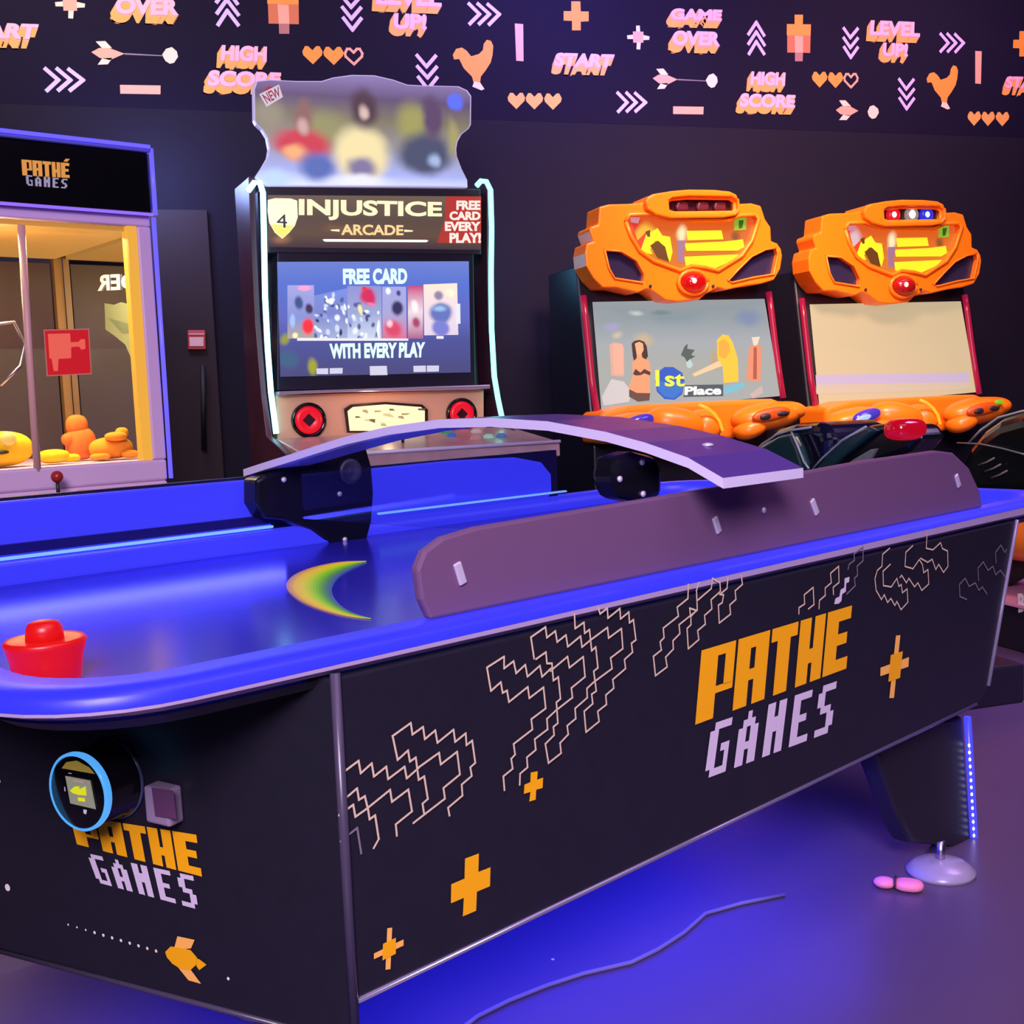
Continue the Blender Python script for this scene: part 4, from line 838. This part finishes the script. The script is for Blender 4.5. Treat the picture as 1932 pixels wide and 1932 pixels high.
    # beacon
    c = PM0.at(*c7('950,812')[0], .01) + D
    g = MB(); g.blob(c, (.066, 0, 0), (0, .05, 0), (0, 0, .047), M('beacon_red_%d' % variant, (225, 15, 20) if variant == 1 else (150, 18, 20), .15, emit=.7 if variant == 1 else .3)); bc = g.build('beacon', hs)
    g = MB(); g.blob(c + Vector((-.016, -.046, .004)), (.012, 0, 0), (0, .006, 0), (0, 0, .013), M('beacon_core', (255, 190, 180), .3, emit=2)); g.build('lamp_core', bc)
    g = MB(); Pb = [c + Vector((math.cos(t_ / 16 * 2 * math.pi) * .076, .0, math.sin(t_ / 16 * 2 * math.pi) * .055)) for t_ in range(17)]; g.tube(Pb, .010, OR_, 8); g.build('beacon_rim', hs)
    for s in ('615,838', '1112,838'): cp = PM0.at(*c7(s)[0], .004) + D; MB().lathe(cp, N0, [(.008, 0), (.006, .005), (.001, .006)], CHARC, 10).build('screw', hs)
    # cabinet, screen and side tubes
    g = MB(); yb = 5.30 + dy; x0, x1 = 2.5 + dx - .50, 2.5 + dx + .52
    s0, s1 = RO + D - RB * .45, RO + D + RB * .42
    for k in (0,): g.prism([Vector((x0, s0.y + .02, 0)), Vector((x0, s0.y + .02, s0.z)), Vector((x0, s1.y + .02, s1.z)), Vector((x0, 5.62 + dy, s1.z)), Vector((x0, 5.62 + dy, 0))], (x1 - x0, 0, 0), BLACK)
    g.build('body', rm, bevel=.01)
    g = MB(); g.poly(w_(PSc0, [(1116, 571), (1440, 565), (1470, 748), (1133, 778)], .012), M('screen_glow_%d' % variant, (150, 160, 165) if variant == 1 else (220, 205, 170), .3, emit=.85, ergb=(160, 168, 172) if variant == 1 else (205, 188, 150)))
    sp_ = lambda s, nm, cc, o=.0135: g.poly(w_(PSc0, c7(s), o), M('pic_' + nm, cc, .4, emit=1.))
    if variant == 1:
        sz = lambda s: PSc0.at(*c7(s)[0]) + D - rm.location
        sky = soft_print('screen_scene', (sz('900,1740').z, sz('900,980').z, [(0, (170, 175, 172)), (.35, (172, 174, 168)), (.6, (165, 172, 178)), (.85, (140, 155, 162)), (1, (150, 158, 162))]), [(sz('500,1060'), .06, .02, (195, 205, 200), .1), (sz('1380,1080'), .10, .06, (120, 140, 175), .2), (sz('560,1270'), .07, .05, (205, 180, 145), .1), (sz('340,1230'), .04, .03, (205, 190, 165), .1), (sz('700,1050'), .07, .02, (115, 140, 145), .1), (sz('300,1160'), .06, .03, (165, 160, 200), .1), (sz('1120,1420'), .04, .08, (190, 165, 130), .1)], 1.0, .05)
        g.poly(w_(PSc0, [(1117, 572), (1439, 566), (1469, 747), (1134, 777)], .0128), sky)
        sp_('285,1310 320,1290 380,1300 400,1330 400,1560 300,1555', 'far_figure', (205, 160, 140)); sp_('310,1300 390,1305 395,1540 320,1540', 'far_skin', (215, 165, 145), .014)
        sp_('460,1300 480,1280 520,1270 560,1285 580,1320 590,1400 570,1430 480,1440 470,1400', 'hair', (58, 42, 36)); sp_('485,1300 520,1285 550,1300 555,1350 535,1390 500,1388', 'face', (222, 165, 125), .0142)
        sp_('500,1380 540,1385 545,1410 600,1440 612,1520 600,1560 605,1690 560,1700 450,1690 440,1640 470,1550 465,1450 500,1415', 'skin', (225, 150, 110), .0138); sp_('470,1540 490,1500 530,1530 560,1500 608,1525 606,1552 560,1535 530,1550 490,1552', 'bikini_top', (72, 50, 44), .0145); sp_('440,1660 500,1690 606,1692 600,1750 510,1760 440,1720', 'shorts', (95, 70, 62), .0145)
        sp_('645,1600 660,1530 720,1485 790,1485 860,1530 880,1600 860,1700 800,1745 720,1738 660,1680', 'disc_blue', (40, 85, 185)); sp_('650,1600 880,1600 850,1690 790,1735 720,1720 670,1670', 'disc_deep', (50, 110, 190), .0142)
        g.text(Shift(PSc0, D), [(x + 0, y) for x, y in c7('646,1510 880,1525 876,1640 648,1640')], '1st', M('pic_first', (235, 235, 60), .4, emit=1.05), .017, .02)
        sp_('880,1628 1185,1622 1185,1715 870,1722', 'plate', (70, 85, 95)); g.text(Shift(PSc0, D), c7('880,1640 1168,1634 1168,1704 876,1708'), 'Place', M('pic_place', (240, 240, 235), .4, emit=1.05), .0155, .04)
        sp_('850,1390 880,1320 905,1300 900,1340 960,1350 930,1390 965,1400 930,1420 940,1470 900,1450 880,1410', 'bird', (75, 90, 85)); sp_('890,1450 925,1420 945,1470 925,1495 900,1490', 'drop', (165, 195, 195), .014)
        sp_('1135,1270 1180,1228 1225,1235 1260,1290 1300,1420 1305,1600 1190,1610 1180,1480 1140,1420', 'blond', (245, 185, 60)); sp_('1145,1290 1190,1260 1230,1300 1240,1360 1200,1420 1150,1400', 'blond_face', (235, 160, 60), .014); sp_('1180,1420 1190,1470 960,1560 940,1540', 'arm', (215, 190, 150), .0132); sp_('1190,1640 1350,1605 1360,1640 1280,1680 1195,1700', 'teal', (110, 175, 195))
        sp_('1410,1250 1475,1245 1455,1310 1425,1315', 'hat', (215, 200, 180)); sp_('1390,1320 1430,1315 1480,1310 1490,1340 1478,1600 1365,1590', 'dress', (205, 135, 105)); sp_('1425,1330 1450,1330 1450,1580 1420,1580', 'dress_fold', (160, 85, 70), .014)
        sp_('1395,1700 1490,1630 1500,1690 1420,1735', 'rock', (180, 165, 160)); sp_('300,1580 400,1600 460,1680 440,1760 240,1790 225,1720', 'ground', (190, 190, 190), .0131)
    else:
        c8r = lambda s: [(x - 0, y) for x, y in pts(s, 4.2, 1480, 340)]
        PSc1 = Plane(RO + D, (1, 0, 0), RB); 
        g.px(PSc1, c8r('235,1548 1450,1528 1454,1605 240,1625'), M('pic_lavender', (195, 178, 205), .4, emit=.9), .0135)
        g.px(PSc1, c8r('240,1625 1454,1605 1456,1660 240,1700'), M('pic_cream', (205, 188, 165), .4, emit=.9), .0135)
    g.build('screen', rm)
    for side in (0, 1):
        A_ = [(1098, 560), (1102, 600), (1107, 650), (1114, 720), (1126, 790)] if side == 0 else [(1447, 553), (1452, 590), (1459, 650), (1466, 700), (1474, 752)]
        g = MB(); g.tube(w_(PSc0, A_, .018), .015, M('red_side_tube', (200, 40, 75), .25, emit=.40, ergb=(225, 30, 85)), 10); g.build('side_tube', rm)
    # dashboard: shelf, two pods, gauge and glowing piping
    PDs = Plane((2.5, 4.80, 1.0), (1, 0, 0), (0, 0, 1)); wd_ = lambda P, off=0.: [PDs.at(x, y, off) + D for x, y in P]
    g = MB(); g.prism(wd_([(1150, 780), (1200, 766), (1340, 758), (1480, 752), (1512, 764), (1514, 800), (1400, 830), (1150, 840)], -.10), -PDs.N * .25, OR_); dsh = g.build('dashboard', rm, bevel=.02, seg=3)
    g = MB()
    def bl(x, y, rx, ry, dpt, m, rot=0., rd_=.10, mbx=None):
        c = PDs.at(x, y, dpt) + D; k = 4.9 / F_PX * 1.05
        a_ = math.radians(rot); X = Vector((math.cos(a_), 0, math.sin(a_))) * rx * k; Z2 = Vector((-math.sin(a_), 0, math.cos(a_))) * ry * k
        (mbx or g).blob(c, X, (0, rd_, 0), Z2, m, .9)
    bl(1180, 802, 62, 22, 0, OR_, 8); bl(1270, 800, 62, 32, .02, OR_, -12); bl(1325, 806, 34, 34, .0, OR_, -35); bl(1240, 822, 90, 20, .05, OR_, -3, .08)
    g.build('left_pod', dsh)
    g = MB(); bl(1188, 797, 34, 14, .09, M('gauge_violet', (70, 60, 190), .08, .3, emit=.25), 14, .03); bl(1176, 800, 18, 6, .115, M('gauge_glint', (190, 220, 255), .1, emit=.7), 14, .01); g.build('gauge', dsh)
    g = MB(); P = [PDs.at(x, y, .10) + D for x, y in ((1300, 764), (1315, 770), (1328, 780), (1338, 794), (1344, 812))]; g.tube(P, .007, M('amber_piping', (255, 190, 60), .3, emit=1.2, ergb=(255, 170, 40)), 8); g.build('light_piping', dsh)
    g = MB(); bl(1440, 786, 74, 28, .02, OR_, 6); bl(1405, 808, 34, 20, .05, OR_, 20, .07); bl(1480, 776, 40, 20, .0, OR_, 0); pod = g.build('right_pod', dsh)
    g = MB(); bl(1432, 782, 42, 13, .11, ORD, 8, .02); bl(1418, 786, 12, 6, .125, CHARC, 8, .012); bl(1450, 780, 14, 5, .125, CHARC, 0, .012); g.build('cup_recess', pod)
    if variant == 2:
        g = MB(); bl(1462, 768, 10, 5, .12, M('green_key', (140, 220, 40), .4, emit=.6), 0, .012); g.build('start_key', pod)
    return rm
class Shift:
    """a plane moved by a vector: same reading of the photograph, another machine"""
    def __init__(s, p, D): s.p = p; s.D = D; s.N = p.N
    def at(s, x, y, off=0.): return s.p.at(x, y, off) + s.D
racing(0, 0, 0, 1, 'orange racing arcade machine whose screen shows bathers and a 1st place badge')
racing(1.19, .045, -.025, 2, 'orange racing arcade machine with blank cream screen and lit red white blue lamps')

# ================================================================== RIDE-ON MOTORCYCLES
BIKE = M('bike_black', (12, 18, 22), .16); TEAL = M('bike_teal', (30, 62, 66), .18); GREYF = M('bike_grey', (120, 125, 120), .35)
def XP(x, y, X): d = ray(x, y); return EYE + d * (X / d.x)
def sil(X, P): return [XP(x, y, X) for x, y in P]
b1 = thing('ride_on_motorcycle', 'black ride-on motorcycle with red tail light before the first racing machine', 'ride-on motorcycle', (2.5, 4.1, 0), 'ride-on motorcycles')
def hull(X, P, wd, m, name, par, bev=.05, zmin=None):
    pp = sil(X - wd, P); g = MB(); g.prism(pp, (2 * wd, 0, 0), m); return g.build(name, par, bevel=bev, seg=4)
def dome(name, par, X, y0, y1, z0, z1, wd, m, e=.8):
    g = MB(); g.blob((X, (y0 + y1) / 2, (z0 + z1) / 2), (wd, 0, 0), (0, (y1 - y0) / 2, 0), (0, 0, (z1 - z0) / 2), m, e); return g.build(name, par)
NAVY = M('bike_navy_gloss', (16, 18, 38), .1); SEAM = M('fairing_seam', (150, 172, 172), .2)
def xtube(X, P, r, m, name, par): return MB().tube(sil(X, P), r, m).build(name, par)
fr = hull(2.42, [(1400, 905), (1412, 866), (1432, 834), (1460, 810), (1495, 799), (1535, 797), (1554, 806), (1561, 830), (1560, 868), (1545, 900)], .14, NAVY, 'front_fairing', b1, .06)
g = MB(); g.prism(sil(2.25, [(1404, 900), (1414, 868), (1436, 840), (1466, 822), (1492, 816), (1504, 842), (1516, 880), (1508, 905)]), (.05, 0, 0), TEAL); g.build('fairing_panel', fr, bevel=.02, seg=3)
xtube(2.245, [(1404, 888), (1416, 862), (1438, 838), (1466, 820), (1492, 812), (1530, 806)], .004, SEAM, 'fairing_seam', fr); xtube(2.245, [(1493, 815), (1505, 842), (1517, 872), (1526, 884)], .004, SEAM, 'fairing_seam', fr)
hull(2.34, [(1516, 912), (1532, 888), (1566, 850), (1600, 820), (1636, 803), (1676, 797), (1722, 802), (1738, 826), (1716, 852), (1670, 868), (1630, 884), (1604, 930)], .05, BIKE, 'seat_unit', b1, .02)
g = MB(); g.prism(sil(2.265, [(1526, 896), (1560, 858), (1598, 824), (1636, 806), (1652, 812), (1622, 836), (1584, 866), (1546, 904)]), (.03, 0, 0), TEAL); g.build('side_panel', b1, bevel=.01, seg=3, label='teal side panel')
g = MB(); g.prism(sil(2.275, [(1566, 905), (1606, 868), (1640, 848), (1652, 846), (1636, 872), (1606, 905)]), (.02, 0, 0), GREYF); g.build('side_panel', b1, bevel=.006, label='grey side panel')
xtube(2.26, [(1520, 900), (1552, 864), (1590, 830), (1634, 805)], .004, SEAM, 'panel_edge', b1)
c = XP(1708, 810, 2.27); tl = MB(); tl.blob(c, (.062, 0, 0), (0, .05, 0), (0, 0, .034), M('tail_light_red', (215, 18, 48), .1, emit=.6, ergb=(215, 12, 40)), .7); tlo = tl.build('tail_light', b1)
def wheel(par, x, y, z):
    g = MB(); g.lathe((x - .06, y, z), (1, 0, 0), [(.10, 0), (.21, .005), (.27, .025), (.285, .06), (.27, .095), (.21, .115), (.10, .12)], M('tyre_black', (22, 22, 24), .7), 36); wh = g.build('wheel', par)
    MB().cyl((x - .066, y, z), (x + .066, y, z), .12, .12, GREYF, 24).build('hub', wh)
g = MB(); g.blob((2.44, 4.02, .58), (.11, 0, 0), (0, .50, 0), (0, 0, .30), BIKE, .7); g.build('lower_body', b1)
wheel(b1, 2.44, 4.42, .427); wheel(b1, 2.44, 3.62, .427)
g = MB(); g.box((2.1, 3.3, 0), (.8, 0, 0), (0, 1.4, 0), (0, 0, .14), BLACK); g.build('platform', b1, bevel=.01)
b2 = thing('ride_on_motorcycle', 'black ride-on motorcycle with orange fairing at the right picture edge', 'ride-on motorcycle', (3.69, 4.2, 0), 'ride-on motorcycles')
fr2 = hull(3.55, [(1790, 945), (1806, 880), (1822, 842), (1846, 812), (1880, 788), (1925, 774), (1985, 770), (2030, 790), (2040, 945)], .16, BIKE, 'front_fairing', b2, .07)
xtube(3.38, [(1826, 838), (1850, 812), (1884, 788), (1928, 776), (1975, 772)], .005, SEAM, 'fairing_seam', fr2); xtube(3.375, [(1806, 836), (1850, 838), (1890, 846), (1950, 862)], .004, M('fairing_ridge', (90, 98, 100), .25), 'fairing_seam', fr2)
for (x, y) in ((1862, 872), (1874, 884), (1886, 896)): MB().tube(sil(3.375, [(x - 16, y + 6), (x, y), (x + 14, y - 8)]), .004, M('fairing_vent', (110, 112, 112), .3)).build('fairing_vent', fr2)
g = MB(); g.blob((3.62, 4.12, .48), (.2, 0, 0), (0, .30, 0), (0, 0, .13), M('bike_orange', (235, 120, 40), .3), .8); g.build('lower_fairing', b2, label='orange lower fairing')
hull(3.69, [(1905, 870), (1950, 820), (2010, 795), (2080, 800), (2080, 850), (1990, 900), (1960, 960)], .11, BIKE, 'seat_unit', b2, .03)
g = MB(); g.blob((3.66, 3.98, .66), (.13, 0, 0), (0, .52, 0), (0, 0, .28), BIKE, .7); g.build('lower_body', b2)
wheel(b2, 3.66, 4.34, .488); wheel(b2, 3.66, 3.62, .488)
pb = at_z(1880, 1190, 0)
g = MB(); g.box((3.42, 3.45, 0), (.9, 0, 0), (0, 1.0, 0), (0, 0, .19), BLACK); pl2 = g.build('platform', b2, bevel=.008)
g = MB(); g.box((3.405, 3.44, .19), (.92, 0, 0), (0, 1.02, 0), (0, 0, .012), M('platform_pink_edge', (225, 150, 190), .35)); g.build('platform_trim', pl2)
PPl = Plane((3.418, 4.0, .1), (0, 1, 0), (0, 0, 1))
g = MB(); g.text(PPl, [(1921, 1120), (1934, 1119), (1934, 1154), (1922, 1156)], 'B', WHITE, .002, .03); g.build('platform_lettering', pl2)

# ================================================================== FLOOR BITS
g = MB(); P = [at_z(x, y, .005) for x, y in ((840, 1965), (900, 1918), (960, 1888), (1030, 1860), (1100, 1837), (1190, 1816), (1240, 1792), (1290, 1760), (1330, 1724), (1400, 1704), (1480, 1688))]
g.tube(P, .0045, M('cable_grey', (120, 110, 150), .35)); tag(g.build('floor_cable'), 'thin grey cable snaking across the blue lit floor under the table', 'cable')
pc = at_z(1695, 1678, 0)
t = thing('pink_toy', 'small pink toy with dark band on the floor beside the round table foot', 'toy', pc)
PK = M('toy_pink', (235, 130, 165), .6)
dxy = (at_z(1745, 1674, 0) - at_z(1650, 1664, 0)); ln = dxy.length; dn = dxy.normalized(); sd = Vector((-dn.y, dn.x, 0))
g = MB(); g.blob(pc - dn * .27 * ln + Vector((0, 0, .013)), dn * ln * .23, sd * .02, Vector((0, 0, .0125)), PK); g.build('head', t)
g = MB(); g.blob(pc + dn * .2 * ln + Vector((0, 0, .013)), dn * ln * .30, sd * .024, Vector((0, 0, .0125)), PK, .8); g.build('body', t)
g = MB(); P = [pc - dn * .06 * ln + sd * .022 * math.cos(a) + Vector((0, 0, .014 + .013 * math.sin(a))) for a in [k * math.pi / 8 for k in range(9)]]; g.tube(P, .003, M('toy_band', (50, 30, 60), .5)); g.build('band', t)
p = at_z(1043, 1810, 0); g = MB(); g.lathe(p, (0, 0, 1), [(.004, 0), (.0035, .001), (.0005, .0014)], WHITE, 9); tag(g.build('paper_scrap'), 'tiny white paper speck on the blue lit floor', 'scrap')
